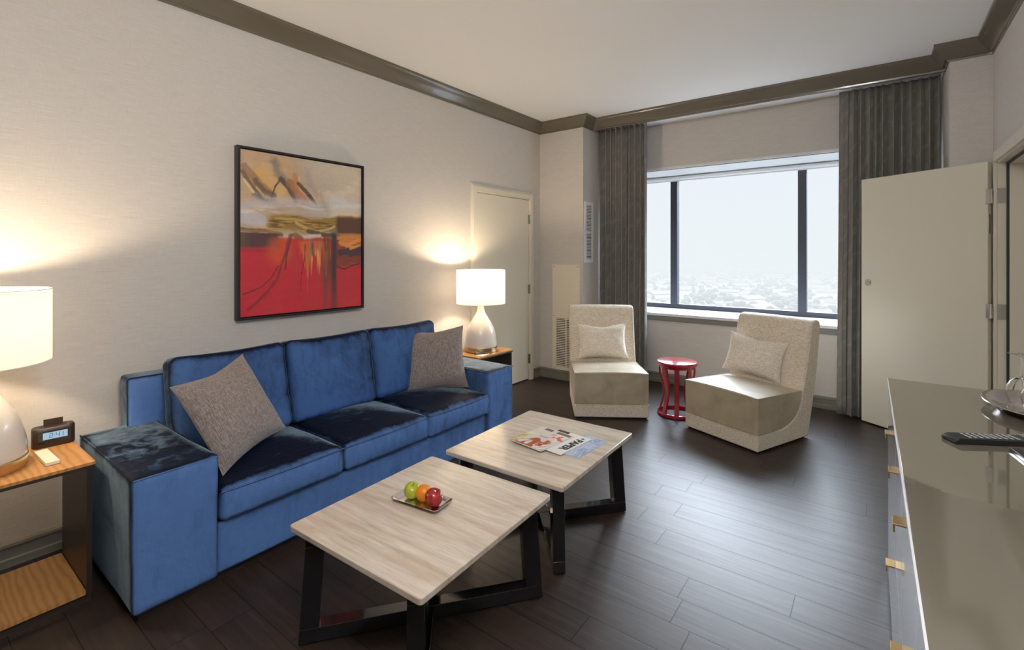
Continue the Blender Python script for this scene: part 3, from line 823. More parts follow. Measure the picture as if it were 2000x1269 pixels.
    stroke((104, 40, 46), [(.27, .70), (.21, .78), (.14, .83), (.02, .865)], .008, .8, .6, .02); stroke((100, 42, 44), [(.485, .56), (.48, .68), (.455, .75)], .006, .8, .5, .02); stroke((96, 30, 42), [(.46, .73), (.452, .86)], .005, .5, .6, .02)
    img = img * (.93 + .14 * hz[..., None]) * (.95 + .10 * hair[..., None])
    return np.clip(img, .002, .9)
def grid_mesh(name, nu, nv, P0, du, dv, cols, m, parent):
    """flat grid with per-vertex colours; P0 corner at u=0,v=0, du/dv full edge vectors"""
    u, v = np.meshgrid(np.linspace(0, 1, nu), np.linspace(0, 1, nv))
    co_ = np.array(P0) + u[..., None] * np.array(du) + v[..., None] * np.array(dv)
    idx = np.arange(nu * nv).reshape(nv, nu)
    f = np.stack([idx[:-1, :-1], idx[1:, :-1], idx[1:, 1:], idx[:-1, 1:]], -1).reshape(-1, 4)
    me = bpy.data.meshes.new(name); me.from_pydata(co_.reshape(-1, 3).tolist(), [], f.tolist())
    a = me.color_attributes.new('Col', 'FLOAT_COLOR', 'POINT'); a.data.foreach_set('color', np.concatenate([cols.reshape(-1, 3), np.ones((nu * nv, 1))], 1).astype(np.float32).ravel())
    me.materials.append(MAT[m]); me.update(); o = bpy.data.objects.new(name, me); C.objects.link(o); o.parent = parent; return o
def colour_grid(nu, nv, place, fn):
    bm = NB(); lay = bm.verts.layers.float_color.new('Col'); g = []
    for j in range(nv + 1):
        row = []
        for i in range(nu + 1):
            v = bm.verts.new(place(i / nu, j / nv)); q = fn(i / nu, j / nv); v[lay] = (*q[:3], 1); row.append(v)
        g.append(row)
    for j in range(nv):
        for i in range(nu): bm.faces.new((g[j][i], g[j + 1][i], g[j + 1][i + 1], g[j][i + 1]))
    return bm
pic = thing('framed_painting', 'large abstract painting of beige, gold and red in a thin black frame above the sofa', 'painting', (0, 1.807, 1.01))
PY0, PY1, PZ0, PZ1 = 1.352, 2.262, 1.012, 2.086
bm = NB(); fw = .014
box(bm, .002, .046, PY0, PY1, PZ0, PZ0 + fw); box(bm, .002, .046, PY0, PY1, PZ1 - fw, PZ1); box(bm, .002, .046, PY0, PY0 + fw, PZ0 + fw, PZ1 - fw); box(bm, .002, .046, PY1 - fw, PY1, PZ0 + fw, PZ1 - fw)
box(bm, .002, .012, PY0 + fw, PY1 - fw, PZ0 + fw, PZ1 - fw)
bmesh.ops.translate(bm, verts=bm.verts, vec=(0, -1.807, -1.01)); obj('picture_frame', bm, 'black_frame', pic)
a_, b_ = PY0 + fw + .006, PY1 - fw - .006; c0, c1 = PZ0 + fw + .006, PZ1 - fw - .006
grid_mesh('canvas', 360, 430, (.038, a_ - 1.807, c1 - 1.01), (0, b_ - a_, 0), (0, 0, c0 - c1), paint_canvas(360, 430), 'canvas', pic)
obj('canvas_edge', B(.012, .0375, a_ - 1.807, b_ - 1.807, c0 - 1.01, c1 - 1.01), 'black_frame', pic)

# ================================================================== sofa
SX, SY = .50, 1.79
sofa = thing('sofa', 'three-seat blue velvet sofa against the left wall under the painting', 'sofa', (SX, SY, 0))
def L(bm): bmesh.ops.translate(bm, verts=bm.verts, vec=(-SX, -SY, 0)); return bm
def wob(seed, a=.006, s=3.0):
    return lambda p: p + Vector((noise.noise(p * s + Vector((seed, 0, 0))), noise.noise(p * s + Vector((0, seed, 0))), noise.noise(p * s + Vector((0, 0, seed))))) * a
def soft(x0, x1, y0, y1, z0, z1, r, n=16, fn=None):
    bm = rbox(x1 - x0, y1 - y0, z1 - z0, r, n, fn)
    bmesh.ops.translate(bm, verts=bm.verts, vec=((x0 + x1) / 2, (y0 + y1) / 2, (z0 + z1) / 2)); return bm
for y0, y1, sd in ((.60, .90, 1), (2.70, 2.985, 2)):
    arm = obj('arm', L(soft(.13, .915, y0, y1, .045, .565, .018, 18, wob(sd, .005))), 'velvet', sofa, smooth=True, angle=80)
    e = .010
    ring = [(.13 + e, y0 + .004, .559), (.915 - .004, y0 + .004, .559), (.915 - .004, y1 - .004, .559), (.13 + e, y1 - .004, .559)]
    pts = []
    for k in range(3):
        A_, B_ = Vector(ring[k]), Vector(ring[k + 1])
        pts += [tuple(A_.lerp(B_, q / 10)) for q in range(10)]
    pts.append(ring[3])
    obj('piping', L(tube([(p[0], p[1], p[2]) for p in pts], .0042, 6)), 'velvet', arm, smooth=True)
obj('back_frame', L(soft(.045, .19, .775, 2.81, .045, .80, .02, 18, wob(5, .004))), 'velvet', sofa, smooth=True, angle=80)
obj('seat_rail', L(soft(.15, .895, .902, 2.698, .045, .268, .014, 18, wob(6, .003))), 'velvet', sofa, smooth=True, angle=80)
bm = NB(); box(bm, .16, .875, .63, .885, 0, .046); box(bm, .16, .86, .885, 2.715, 0, .046); box(bm, .16, .875, 2.715, 2.955, 0, .046)
obj('plinth', L(bm), 'dark_wood', sofa)
def seat_fn(sd):
    def f(p):
        q = Vector(p); u = q.x / .34; v = q.y / .295
        if q.z > 0: q.z += .036 * max(0, 1 - u * u) * max(0, 1 - v * v)
        q.x += .014 * max(0, 1 - v * v) * max(0, 1 - (q.z / .074) ** 2) * (1 if p.x > 0 else 0)
        rip = math.sin(q.y * 95 + sd * 2 + 3 * noise.noise(q * 9)) * .0034 * sst(.22, .33, q.x) * (1 if abs(q.z) < .065 else .3)
        q.x += rip
        return q + wob(sd, .005)(p) - p
    return f
for y0, y1, sd in ((.902, 1.508, 11), (1.508, 2.106, 12), (2.106, 2.715 - .018, 13)):
    x1 = .925
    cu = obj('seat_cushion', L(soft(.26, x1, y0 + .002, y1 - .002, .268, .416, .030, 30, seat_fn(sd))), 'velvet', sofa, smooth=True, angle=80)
    pts = [(.30 + (x1 - .012 - .30) * i / 12, y0 + .006, .407 + .0 * i) for i in range(12)] + [(x1 - .001 + .010 * (1 - ((i - 12) / 12) ** 2), y0 + .006 + (y1 - y0 - .012) * i / 24, .404) for i in range(25)] + [(x1 - .012 - (x1 - .312) * i / 12, y1 - .006, .407) for i in range(1, 12)]
    obj('piping', L(tube(pts, .0035, 6)), 'velvet', cu, smooth=True)
def back_fn(sd, h):
    def f(p):
        q = Vector(p); v = q.y / .295; w = q.z / (h / 2)
        if q.x > 0: q.x += .045 * max(0, 1 - v * v) * max(0, 1 - w * w * .7)
        q.z += (.012 * v * v - .004) * (1 if p.z > 0 else 0)
        cr = noise.noise(Vector((q.y * 4, q.z * 22 + sd, 3))) * .008 * sst(.5, .95, abs(v))
        q.x += cr + noise.noise(q * 5 + Vector((sd, 0, 0))) * .010
        q.y += noise.noise(Vector((q.x * 3, q.z * 14, sd))) * .006 * abs(v)
        return q
    return f
for y0, y1, sd in ((.90, 1.488, 21), (1.492, 2.084, 22), (2.088, 2.690, 23)):
    h = .48
    bm = rbox(.165, y1 - y0, h, .045, 26, back_fn(sd, h))
    bm.transform(T(.335, (y0 + y1) / 2, .425 + h / 2 - .012) @ Matrix.Rotation(-math.radians(11), 4, 'Y'))
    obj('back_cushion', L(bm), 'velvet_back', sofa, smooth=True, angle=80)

def throw(name, label, cat, pose, w, h, t, m, seed, dent=0.0, grp=None, push=0.0):
    x, y, z, yaw, pitch, roll = pose
    r = thing(name, label, cat, (x, y, z), 0, grp); 
    Mx = Matrix.Rotation(yaw, 4, 'Z') @ Matrix.Rotation(pitch, 4, 'Y') @ Matrix.Rotation(roll, 4, 'X')
    r.matrix_world = T(x, y, z) @ Mx @ T(push, 0, 0)
    obj('cushion_body', pillow_bm(w, h, t, seed, dent=dent), m, r, smooth='keep')
    obj('seam_piping', tube(pillow_edge(w, h, dent=dent), .0035, 6, closed=True, up=(1, 0, 0)), m, r, smooth=True)
    return r
throw('throw_pillow', 'grey brown square throw pillow leaning on the near end of the blue sofa', 'throw pillow', (.612, 1.080, .650, .42, -.50, .14), .455, .455, .080, 'throw', 3, .01, 'throw pillows on the sofa', .01)
throw('throw_pillow', 'grey brown square throw pillow on the far end of the sofa', 'throw pillow', (.52, 2.54, .636, -.72, -.30, .06), .455, .455, .08, 'throw', 9, .01, 'throw pillows on the sofa', .015)

# ================================================================== coffee tables
def coffee_table(label, cx, cy, rz, sx, sy, diag, half):
    r = thing('coffee_table', label, 'coffee table', (cx, cy, 0), rz, 'stone coffee tables')
    rr = .014; pts = []
    for (qx, qy, a0) in ((1, 1, 0), (-1, 1, 90), (-1, -1, 180), (1, -1, 270)):
        for k in range(5):
            a = math.radians(a0 + k * 22.5); pts.append((qx * (sx / 2 - rr) + rr * math.cos(a), qy * (sy / 2 - rr) + rr * math.sin(a)))
    obj('table_top', prism(NB(), pts, .398, .42, 'z'), 'stone', r, bevel=.003)
    for sgn, hf in ((1, half[0]), (-1, half[1])):
        bmf = NB(); hw = .027; w = .066; tx, bx = hf - .024, hf
        # in-plane outline of the trapezoid frame (u along diagonal, z up)
        zt = .398 if sgn > 0 else .3975
        b0 = 0.004
        bars = [[(-bx, b0), (bx, b0), (bx - .004, .056), (-bx + .004, .056)],
                [(-bx + .004, .0565), (-bx + .004 + w, .0565), (-tx + w, zt - .0455), (-tx, zt - .0455)],
                [(bx - .004 - w, .0565), (bx - .004, .0565), (tx, zt - .0455), (tx - w, zt - .0455)],
                [(-tx, zt - .045), (tx, zt - .045), (tx, zt), (-tx, zt)]]
        th = math.atan2(diag[1] * sgn, diag[0])
        if sgn < 0:   # the crossing frame passes through: split its flat bars round the centre
            nb = []
            for i_, b_ in enumerate(bars):
                if i_ in (0, 3):
                    z0_, z1_ = b_[0][1], b_[2][1]
                    nb += [[b_[0], (-.029, z0_), (-.029, z1_), b_[3]], [(.029, z0_), b_[1], b_[2], (.029, z1_)]]
                else: nb.append(b_)
            bars = nb
        for b_ in bars:
            prism(bmf, b_, -hw, hw, 'y')
        bmf.transform(Matrix.Rotation(th, 4, 'Z'))
        f = obj('leg_frame', bmf, 'black_gloss', r, bevel=.0015)
        for u in (-bx + .04, bx - .04):
            bg = lathe(NB(), [(0, 0), (.012, 0), (.012, .0045), (0, .0045)], 12); bg.transform(Matrix.Rotation(th, 4, 'Z') @ T(u, 0, 0))
            obj('foot', bg, 'black_plastic', f)
    return r
coffee_table('near stone-topped coffee table with black legs, fruit tray on it', 1.746, 1.323, math.radians(2.3), .682, .750, (.600, .720), (.467, .455))
coffee_table('far stone-topped coffee table with black legs, magazines on it', 1.727, 2.172, math.radians(1.5), .688, .788, (.630, .720), (.470, .450))

# ---- fruit on a small silver tray
TZ = .42
tray = thing('fruit_tray', 'small rectangular silver tray under the fruit on the near coffee table', 'tray', (1.688, 1.345, TZ), math.radians(8))
tw, td, th_ = .225, .105, .014
def rrect(a, b, r, n=6):
    out = []
    for (qx, qy, a0) in ((1, 1, 0), (-1, 1, 90), (-1, -1, 180), (1, -1, 270)):
        for k in range(n + 1):
            t = math.radians(a0 + 90 * k / n); out.append((qx * (a - r) + r * math.cos(t), qy * (b - r) + r * math.sin(t)))
    return out
def loft(levels, cap0=True, cap1=True):
    bm = NB(); R = [[bm.verts.new((x, y, z)) for x, y in rrect(a, b, r)] for a, b, r, z in levels]
    for A_, B_ in zip(R, R[1:]):
        n = len(A_)
        for i in range(n): bm.faces.new((A_[i], A_[(i + 1) % n], B_[(i + 1) % n], B_[i]))
    if cap0: bm.faces.new(R[0][::-1])
    if cap1: bm.faces.new(R[-1])
    return bm
obj('tray_body', loft([(.085, .040, .012, 0), (.100, .048, .016, .003), (.116, .058, .020, .015), (.118, .060, .02, .016), (.116, .058, .02, .017), (.098, .046, .014, .0055), (.088, .042, .012, .003)]), 'chrome', tray, smooth=True)
def fruit_prof(r, dimple, n=18, squash=.92):
    pr_ = []
    for i in range(n + 1):
        a = -PI / 2 + PI * i / n; rr = r * math.cos(a); z = r * squash * math.sin(a)
        if dimple: z -= math.copysign(dimple * math.exp(-(rr / (r * .34)) ** 2), math.sin(a)) if abs(math.sin(a)) > .2 else 0
        pr_.append((max(rr, 0) if 0 < i < n else 0, z))
    return pr_
def fruit(name, label, x, y, r, m, dimple, stem=True, tilt=(0, 0), squash=.94, tz=.0032):
    root = thing(name, label, name.replace('_', ' ').split()[-1], (x, y, TZ + tz))
    bm = lathe(NB(), fruit_prof(r, dimple, squash=squash), 32); R_ = Matrix.Rotation(tilt[0], 4, 'X') @ Matrix.Rotation(tilt[1], 4, 'Y')
    bm.transform(R_); mz = min(v.co.z for v in bm.verts); bm.transform(T(0, 0, -mz)); obj('flesh' if not dimple else 'skin', bm, m, root, smooth='keep' if False else True, angle=180)
    if stem:
        bm = tube([(0, 0, r * squash - dimple), (.001, .001, r * squash + .002), (.004, .002, r * squash + .011)], .0013, 6); bm.transform(T(0, 0, -mz) @ R_); obj('stem', bm, 'stem', root)
    return root
fruit('green_apple', 'green apple on the silver tray, left of the orange', 1.637, 1.340, .034, 'green_apple', .009, True, (.2, .35))
fruit('orange', 'orange between the green and red apples on the tray', 1.694, 1.352, .0335, 'orange', .0015, False, (.3, .3), .97)
fruit('red_apple', 'dark red apple on the silver tray, right of the orange', 1.752, 1.350, .036, 'red_apple', .009, True, (-.2, .5))

# ---- magazines on the far coffee table
def mag(label, corner, rz, w, h, th, fn, z, nu=60, nv=76):
    """corner = left-bottom of the cover, w along local x, h along local y"""
    r = thing('magazine', label, 'magazine', (corner[0], corner[1], z), rz, 'magazines on the coffee table')
    obj('pages', B(0.001, w - .001, .001, h - .001, 0, th - .0006), 'paper', r)
    bm = colour_grid(nu, nv, lambda u, v: (w * u, h * (1 - v), th), fn)
    for v in bm.verts: pass
    ex = bmesh.ops.extrude_face_region(bm, geom=list(bm.faces)); vs = [e for e in ex['geom'] if isinstance(e, bmesh.types.BMVert)]
    bmesh.ops.translate(bm, verts=vs, vec=(0, 0, -.0006)); obj('cover', bm, 'cover', r)
    return r
def cover_food(u, v):
    c = srgb(214, 206, 196)[:3]
    c = lerp(c, srgb(228, 222, 214)[:3], sst(-.2, .4, nz2(u, v, 3, 31)))
    if v < .16: c = lerp(c, srgb(74, 56, 52)[:3], .85 * (abs(v - .085) < .05 and (.18 < u < .42 or .55 < u < .98)))
    if .2 < v < .42 and u > .55: c = lerp(c, srgb(206, 84, 60)[:3], sst(.0, .25, nz2(u, v, 9, 33) + .1))
    if v > .48: c = lerp(c, srgb(178, 84, 48)[:3], sst(-.05, .2, nz2(u, v, 5, 35) + .25 - 1.2 * abs(u - .5)))
    if v > .7 and abs(math.sin((u + v * .6) * 18)) < .18: c = lerp(c, srgb(130, 40, 36)[:3], .8)
    if v > .5 and u < .2: c = lerp(c, srgb(200, 196, 120)[:3], .6)
    if .42 < v < .5 and .35 < u < .62 and int(u * 60) % 2: c = lerp(c, srgb(50, 44, 44)[:3], .6)
    return c
def cover_paper(u, v):
    c = srgb(232, 230, 226)[:3]
    if u < .36 and v < .40: c = srgb(52, 46, 46)[:3] if not (abs(v - .22) < .025) else srgb(220, 216, 210)[:3]
    if u < .34 and v > .34 and v < .62: c = lerp(c, srgb(204, 78, 58)[:3], sst(-.1, .2, nz2(u, v, 8, 41) + .15))
    return c
def cover_blue(u, v):
    c = lerp(srgb(150, 166, 200)[:3], srgb(176, 188, 216)[:3], sst(-.3, .3, nz2(u, v, 4, 51)))
    if u < .46 and v < .62: c = lerp(c, srgb(206, 176, 156)[:3], (1 - sst(.3, .46, u)) * .9)
    if nz2(u * 3, v * 2, 8, 53) > .34: c = lerp(c, srgb(212, 216, 226)[:3], .8)
    return c
m3 = mag('blue and white magazine lying rightmost and lowest in the fan of magazines', (1.775, 2.105), math.radians(-3.5), .215, .275, .004, cover_blue, TZ)
m2 = mag('white magazine reading PAPER sideways, between the food magazine and the blue one', (1.690, 2.083), math.radians(-6), .215, .275, .004, cover_paper, TZ + .0045)
m1 = mag('thick food magazine with red and cream cover, leftmost and on top of the magazines', (1.590, 2.060), math.radians(-8), .220, .270, .007, cover_food, TZ + .009)
def text_part(s, size, m, parent, Mx, name='lettering', ext=.0003):
    cu = bpy.data.curves.new(name, 'FONT'); cu.body = s; cu.size = size; cu.extrude = ext; cu.offset = size * .045; cu.resolution_u = 3
    t = bpy.data.objects.new(name, cu); C.objects.link(t); dg = bpy.context.evaluated_depsgraph_get(); dg.update()
    me = bpy.data.meshes.new_from_object(t.evaluated_get(dg)); bpy.data.objects.remove(t)
    me.transform(Mx); me.materials.clear(); me.materials.append(MAT[m]); o = bpy.data.objects.new(name, me); C.objects.link(o); o.parent = parent; return o
text_part('PAPER', .058, 'ink', m2, T(.160, .222, .0045) @ Matrix.Rotation(-PI / 2, 4, 'Z') @ Matrix.Scale(1.02, 4, (1, 0, 0)))
text_part('+', .034, 'ink', m2, T(.168, .252, .0045) @ Matrix.Rotation(-PI / 2, 4, 'Z'))

# ================================================================== slipper chairs
def chair(label, px, py, rz, grp='oatmeal slipper chairs'):
    """origin at the middle of the front edge; local +y runs to the back"""
    r = thing('slipper_chair', label, 'chair', (px, py, 0), rz, grp)
    hw = .318
    curve = [(.566, .372), (.560, .320), (.540, .270), (.508, .222), (.460, .180), (.395, .150), (.310, .132), (.200, .127), (0, .127)]
    shell = [(.0, .014), (.640, .014), (.665, .10), (.70, .23), (.735, .37), (.765, .52), (.79, .68), (.812, .84), (.812, .872), (.798, .893), (.772, .902), (.735, .898), (.708, .885), (.692, .862), (.665, .72), (.628, .56), (.592, .43)] + curve
    def arch(x, y, z):
        if z > .80: z += .006 * (1 - (x / hw) ** 2)
        return x, y, z
    sh = obj('shell', prism(NB(), shell, -hw, hw, 'x', 10, arch), 'boucle', r, bevel=.010, seg=3)
    top = [(0.0, .392)] + [(.566 * k / 10, .392 - .020 * k / 10) for k in range(1, 11)]
    seat = [(y, z + .001) for y, z in top] + [(y - (.0015 if y > .1 else 0), z + .0015) for y, z in curve[1:]]
    def crown_(x, y, z):
        k = max(0, 1 - (x / hw) ** 2)
        if z > .36: z += .026 * k ** .6 * math.sin(PI * min(1, .12 + y / .64)) 
        elif y < .01: y -= .006 * k
        return x * .994, y, z
    obj('seat', prism(NB(), seat, -hw, hw, 'x', 14, crown_), 'suede', r, bevel=.007, seg=3)
    pts = [(-hw + .004, .55 - .55 * k / 8, .374 + .017 * k / 8) for k in range(8)] + [(-hw + .004 + (2 * hw - .008) * k / 10, .000, .391) for k in range(11)] + [(hw - .004, .55 * k / 8, .391 - .017 * k / 8) for k in range(1, 9)]
    obj('welt', tube(pts, .0035, 6), 'suede', r, smooth=True)
    obj('seam', tube([(-hw - .0005, .20, .126), (-hw - .0005, -.001, .1265), (hw + .0005, -.001, .1265), (hw + .0005, .20, .126)], .0025, 6), 'boucle', r)
    for sx in (-1, 1):
        obj('back_welt', tube([(sx * (hw - .012), .594, .44), (sx * (hw - .012), .627, .56), (sx * (hw - .012), .664, .72), (sx * (hw - .012), .690, .85)], .0032, 6), 'boucle', r)
    obj('plinth', B(-hw + .02, hw - .02, .02, .62, 0, .015), 'black_plastic', r)
    return r
fa = Vector((-.562, -.376)).normalized(); fb = Vector((-.923, .384)).normalized()
pa = Vector((1.597, 4.032)) + fa * .328; pb = Vector((2.475, 3.791)) + fb * .316
chair('oatmeal slipper chair with pillow in front of the left curtain', pa.x, pa.y, math.atan2(.562, -(-.376)) if False else math.atan2(.376, .562))
chair('oatmeal slipper chair with pillow under the window, right of the red stool', pb.x, pb.y, math.atan2(-.384, .923))
throw('lumbar_pillow', 'oblong woven ivory pillow on the slipper chair by the left curtain', 'pillow', (.986, 4.35, .562, -1.079, -.30, .04), .47, .33, .065, 'boucle2', 15, .022, 'pillows on the slipper chairs', .045)
throw('lumbar_pillow', 'oblong woven ivory pillow tilted on the slipper chair under the window', 'pillow', (2.335, 4.53, .550, -1.80, -.30, -.09), .48, .33, .065, 'boucle2', 19, .016, 'pillows on the slipper chairs', .055)

# ================================================================== red stool
st = thing('stool', 'round glossy red metal stool between the two slipper chairs', 'stool', (1.728, 4.325, 0))
obj('seat', lathe(NB(), [(0, .447), (.150, .447), (.158, .440), (.168, .444), (.172, .452), (.173, .466), (.168, .473), (.16, .474), (0, .474)], 56), 'red', st, smooth=True)
def band(z0, z1, r0, r1, t=.009): return lathe(NB(), [(r0 - t, z0), (r0, z0), (r1, z1), (r1 - t, z1)], 56, close=True)
obj('top_band', band(.420, .440, .150, .156), 'red', st, smooth=True)
obj('base_ring', lathe(NB(), [(.142, .004), (.166, .004), (.168, .010), (.166, .026), (.160, .030), (.146, .030)], 56, close=True), 'red', st, smooth=True)
for k in range(4):
    a = k * PI / 2 + .4; bm = lathe(NB(), [(0, 0), (.010, 0), (.010, .0045), (0, .0045)], 10, (.154 * math.cos(a), .154 * math.sin(a), 0)); obj('foot', bm, 'black_plastic', st)
for k in range(8):
    a = 2 * PI * k / 8 + .30; ca, sa = math.cos(a), math.sin(a); pts = []
    for i in range(15):
        t = i / 14; z = .028 + .394 * t; rr = .146 - .034 * math.sin(PI * min(1, t * 1.12)) ** 1.3
        pts.append((rr * ca, rr * sa, z))
    obj('rib', sweep(NB(), pts, [(-.019, -.008), (.019, -.008), (.019, .008), (-.019, .008)], up=(ca, sa, .0)), 'red', st, bevel=.0015)

# ================================================================== side tables, lamps and small things
def side_table(label, x0, x1, y0, y1):
    cx_, cy_ = (x0 + x1) / 2, (y0 + y1) / 2
    r = thing('side_table', label, 'side table', (cx_, cy_, 0), 0, 'open oak side tables')
    a, b = (x1 - x0) / 2, (y1 - y0) / 2
    t_ = obj('table_top', B(-a, a, -b, b, .558, .57), 'oak', r)
    obj('top_underside', B(-a + .0005, a - .0005, -b + .0005, b - .0005, .546, .5578), 'dark_wood', r)
    for s in (-1, 1):
        y_ = s * (b - .010); obj('side_panel', B(-a + .004, a - .004, min(y_, y_ - s * .018), max(y_, y_ - s * .018), 0.03, .5458), 'dark_wood', r)
    obj('bottom_shelf', B(-a, a - .002, -b + .030, b - .030, .036, .052), 'oak', r)
    obj('base', B(-a + .004, a - .012, -b + .012, b - .012, 0, .0295), 'dark_wood', r)
    return r
side_table('oak and dark brown side table holding the clock radio', .17, .590, -.04, .562)
side_table('oak and dark brown side table by the closet door, beyond the sofa', .15, .545, 3.005, 3.475)

def lamp(label, x, y):
    r = thing('table_lamp', label, 'table lamp', (x, y, .57), 0, 'white table lamps')
    obj('base_ring', lathe(NB(), [(0, 0), (.142, 0), (.145, .003), (.145, .042), (.142, .045), (0, .045)], 64), 'nickel', r, smooth=True)
    prof = [(0, .0455), (.140, .0455), (.143, .055), (.142, .080), (.138, .110), (.131, .150), (.121, .188), (.105, .225), (.084, .262), (.064, .295), (.047, .322), (.035, .348), (.029, .375), (.0265, .405), (.0265, .432), (0, .432)]
    obj('body', lathe(NB(), prof, 64), 'ceramic', r, smooth=True)
    obj('socket', lathe(NB(), [(0, .4325), (.016, .4325), (.016, .47), (.012, .50), (0, .50)], 20), 'nickel', r, smooth=True)
    b = obj('bulb', lathe(NB(), [(0, .501), (.012, .505), (.018, .525), (.028, .55), (.029, .57), (.02, .588), (0, .596)], 20), 'bulb', r, smooth=True)
    obj('shade', lathe(NB(), [(.2135, .42), (.2150, .42), (.2150, .705), (.2135, .705)], 72, close=True), 'shade', r, smooth=True)
    for z in (.4175, .7075):
        obj('shade_trim', lathe(NB(), [(.2130, z - .002), (.2156, z - .002), (.2156, z + .002), (.2130, z + .002)], 72, close=True), 'paper', r, smooth=True)
    bm = NB()
    for k in range(3):
        a = k * 2 * PI / 3 + .5; tube([(0, 0, .69), (.213 * math.cos(a), .213 * math.sin(a), .69)], .0018, 6, bm=bm)
    tube([(.016, 0, .47), (.05, 0, .53), (.05, 0, .62), (0.004, 0, .69)], .0018, 6, bm=bm); tube([(-.016, 0, .47), (-.05, 0, .53), (-.05, 0, .62), (-0.004, 0, .69)], .0018, 6, bm=bm)
    obj('harp', bm, 'nickel', r)
    ld = bpy.data.lights.new('lamp_light', 'POINT'); ld.energy = LAMP_W; ld.color = (1.0, .80, .56); ld.shadow_soft_size = .035
    lo = bpy.data.objects.new('lamp_light', ld); C.objects.link(lo); lo.parent = r; lo.location = (0, 0, .62)
    return r
lamp('lit white glass table lamp with drum shade on the side table beside the clock', .36, .252)
lamp('lit white glass table lamp with drum shade in front of the closet door', .36, 3.250)

# clock radio
ck = thing('clock_radio', 'dark brown clock radio showing 2:41 on the near side table', 'clock radio', (.215, .497, .57), math.radians(-5))
bm = loft([(.030, .068, .020, 0), (.033, .071, .022, .004), (.033, .071, .022, .080), (.029, .067, .020, .086)]); obj('body', bm, 'clock_body', ck, smooth=True)
obj('face', B(.0335, .0345, -.052, .056, .018, .074), 'clock_face', ck, bevel=.002)
sc = obj('display', B(.0347, .0353, -.036, .044, .036, .066), 'lcd', ck)
SEG = {'2': 'abged', '4': 'fgbc', '1': 'bc'}
def digit(bm, ch, y, z, w, h, t=.0017):
    bars = dict(a=(y, y + w, z + h - t, z + h), g=(y, y + w, z + h / 2 - t / 2, z + h / 2 + t / 2), d=(y, y + w, z, z + t), f=(y, y + t, z + h / 2, z + h), e=(y, y + t, z, z + h / 2), b=(y + w - t, y + w, z + h / 2, z + h), c=(y + w - t, y + w, z, z + h / 2))
    for s in SEG[ch]: box(bm, .0354, .0357, *bars[s])
bm = NB(); digit(bm, '2', -.016, .041, .012, .020); digit(bm, '4', .006, .041, .012, .020); digit(bm, '1', .018, .041, .012, .020)
box(bm, .0354, .0357, .0005, .002, .046, .048); box(bm, .0354, .0357, .0005, .002, .054, .056); obj('digits', bm, 'ink', sc)
obj('dock_slot', B(-.006, .004, -.045, .045, .0861, .0868), 'dark_slot', ck)
cd = obj('card', B(-.004, -.001, -.032, .032, .0869, .116), 'clock_body', ck); 
# notepad block
nb_ = thing('notepad', 'small cream notepad lying in front of the clock radio', 'notepad', (.404, .444, .57), math.radians(1.5))
obj('cover', B(-.100, .100, -.021, .021, .0001, .0015), 'dark_wood', nb_); obj('pages', B(-.099, .100, -.0205, .0215, .0016, .014), 'ivory', nb_)
np2 = thing('notepad', 'white notepad on the far side table in front of the lamp', 'notepad', (.475, 3.115, .57), math.radians(10)); obj('pages', B(-.05, .05, -.055, .055, 0, .004), 'paper', np2)
pen = obj('pen', lathe(NB(), [(0, -.065), (.002, -.062), (.004, -.055), (.004, .06), (0, .066)], 12), 'black_plastic', loc=(.48, 3.115, .5782)); pen.data.transform(Matrix.Rotation(PI / 2, 4, 'X') ); pen.rotation_euler = (0, 0, -.5)
tag(pen, 'black pen lying on the white notepad by the far lamp', 'pen')

# ================================================================== credenza
cr_rot = math.radians(.74)
cr = thing('credenza', 'long credenza with glossy taupe top, pale drawers and brass pulls along the right wall', 'credenza', (3.188, 2.741, 0), cr_rot)
CL, CD, CH = 2.25, .56, .867        # runs toward -y
def sp_(a, b, z0, z1, x0=0.0): return None
obj('body', B(.022, CD, -CL + .004, -.004, .0, CH - .0145), 'cred_front', cr, bevel=.002)
obj('top', B(.004, CD, -CL, 0, CH - .010, CH), 'cred_top', cr, bevel=.0012)
obj('top_edge', B(.0, .0038, -CL, 0, CH - .012, CH - .001), 'cred_edge', cr)
obj('top_underlay', B(.004, CD, -CL, 0, CH - .0142, CH - .0104), 'cred_edge', cr)
def drawer(a, b, z0, z1, hy, hz, name='drawer'):
    d = obj(name, B(.004, .0216, -b + .0015, -a - .0015, z0 + .0015, z1 - .0015), 'cred_front', cr, bevel=.0015)
    bm = NB(); box(bm, -.020, .0035, -hy - .024, -hy + .024, hz, hz + .0035); box(bm, -.020, -.0165, -hy - .024, -hy + .024, hz - .016, hz - .0002)
    obj('pull', bm, 'brass', d, bevel=.0006)
for a, b, hy, hz in ((0.006, .78, .62, .803), (.78, 1.13, .98, .803), (1.13, 1.62, 1.31, .803), (1.62, 2.24, 1.9, .803)): drawer(a, b, .43, CH - .016, hy, hz)
for a, b, hy, hz in ((0.006, .95, .72, .405), (.95, 1.62, 1.15, .405), (1.62, 2.24, 1.9, .405)): drawer(a, b, .02, .43, hy, hz)

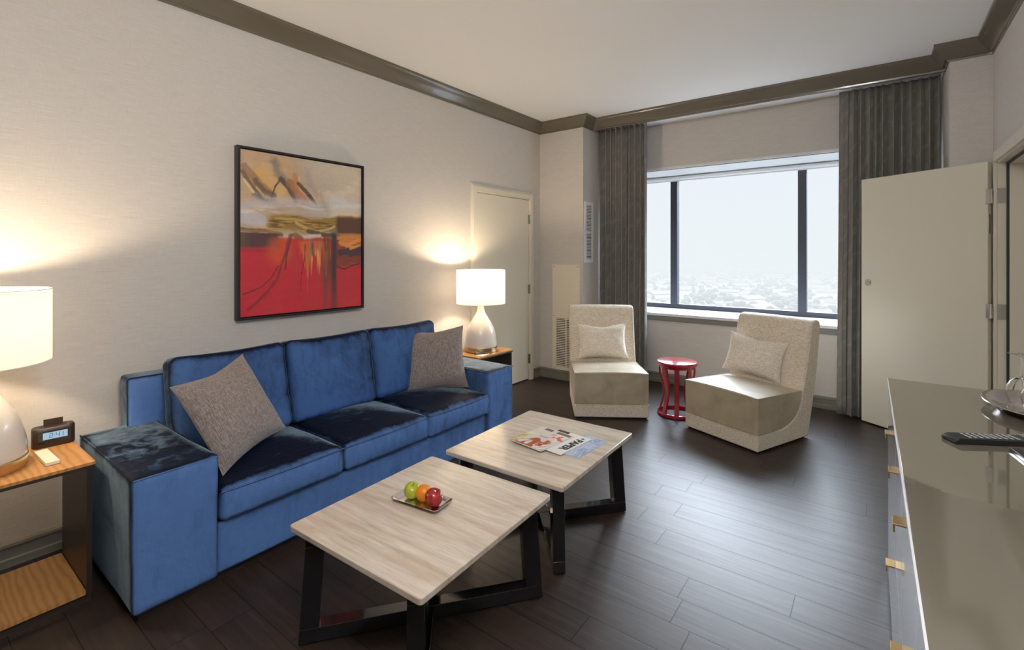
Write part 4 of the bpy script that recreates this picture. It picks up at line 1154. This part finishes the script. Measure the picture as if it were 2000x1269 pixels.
tr = thing('serving_tray', 'oval pewter tray holding upturned wine glasses on the credenza', 'tray', (3.613, 2.455, CH), 0)
prof = [(0, .0), (.70, .0), (.74, .004), (.80, .018), (.92, .024), (.985, .026), (1.0, .029), (.985, .031), (.92, .029), (.79, .023), (.73, .010), (.69, .0045), (0, .0045)]
obj('tray_body', lathe(NB(), prof, 80, sx=.155, sy=.215), 'pewter', tr, smooth=True)
def wine_glass(label, x, y):
    r = thing('wine_glass', label, 'wine glass', (x, y, CH + .0047), 0, 'upturned wine glasses on the tray')
    bowl = [(.030, 0), (.036, .018), (.041, .040), (.040, .060), (.030, .082), (.014, .094), (.005, .100), (.0035, .110)]
    stem = [(.0035, .112), (.0033, .150), (.0040, .172), (.010, .1785), (.036, .1815), (.036, .183), (0, .183)]
    out = bowl + stem; inner = [(0, .0935), (.013, .0915), (.0285, .0805), (.0388, .0595), (.0398, .040), (.0348, .018), (.0288, 0)]
    obj('bowl_and_stem', lathe(NB(), inner + out, 40), 'crystal', r, smooth=True)
    return r
wine_glass('upturned wine glass nearest the door on the pewter tray', 3.575, 2.545)
wine_glass('upturned wine glass cut by the right edge of the picture', 3.600, 2.455)
rm = thing('remote_control', 'long black remote control with pale buttons lying on the credenza', 'remote control', (3.322, 1.925, CH), math.radians(31))
obj('body', prism(NB(), [(0, .004), (.004, 0), (.215, 0), (.215, .016), (.018, .018), (.003, .012)], -.027, .027, 'y'), 'black_plastic', rm, bevel=.002)
for i in range(9):
    for j in range(3):
        w = .007 if not 3 <= i <= 4 else .009
        obj('button', B(.045 + i * .016, .045 + i * .016 + w, -.018 + j * .0135, -.018 + j * .0135 + .009, .0181 - .00008 * i * 1.0, .0192), 'button', rm)
fo = thing('folder', 'dark leather folder with a pale edge at the right edge of the credenza', 'folder', (3.60, 1.86, CH), math.radians(10))
obj('cover', B(-.130, .14, -.10, .10, .0, .009), 'black_plastic', fo, bevel=.002); obj('edge_strip', B(-.1325, -.1305, -.10, .10, .001, .009), 'steel', fo)

# ================================================================== out-of-view globe added as fill light for the room
pg = thing('fill_globe', 'globe-shaped fill light added out of view beside the camera', 'fill light', (2.9, 0.42, 2.46))
obj('rose', lathe(NB(), [(0, ZC - 2.46), (.06, ZC - 2.46), (.06, ZC - 2.49), (0, ZC - 2.49)], 32), 'steel', pg)
obj('rod', lathe(NB(), [(0, .181), (.006, .181), (.006, ZC - 2.4901), (0, ZC - 2.4901)], 12), 'steel', pg)
obj('globe', lathe(NB(), [(.18 * math.sin(PI * k / 20) if 0 < k < 20 else 0, -.18 * math.cos(PI * k / 20)) for k in range(21)], 40), 'globe', pg, smooth=True)
ld = bpy.data.lights.new('fill_lamp', 'POINT'); ld.energy = FILL_W; ld.color = (.97, .98, 1.0); ld.shadow_soft_size = .20
lo = bpy.data.objects.new('fill_lamp', ld); C.objects.link(lo); lo.parent = pg
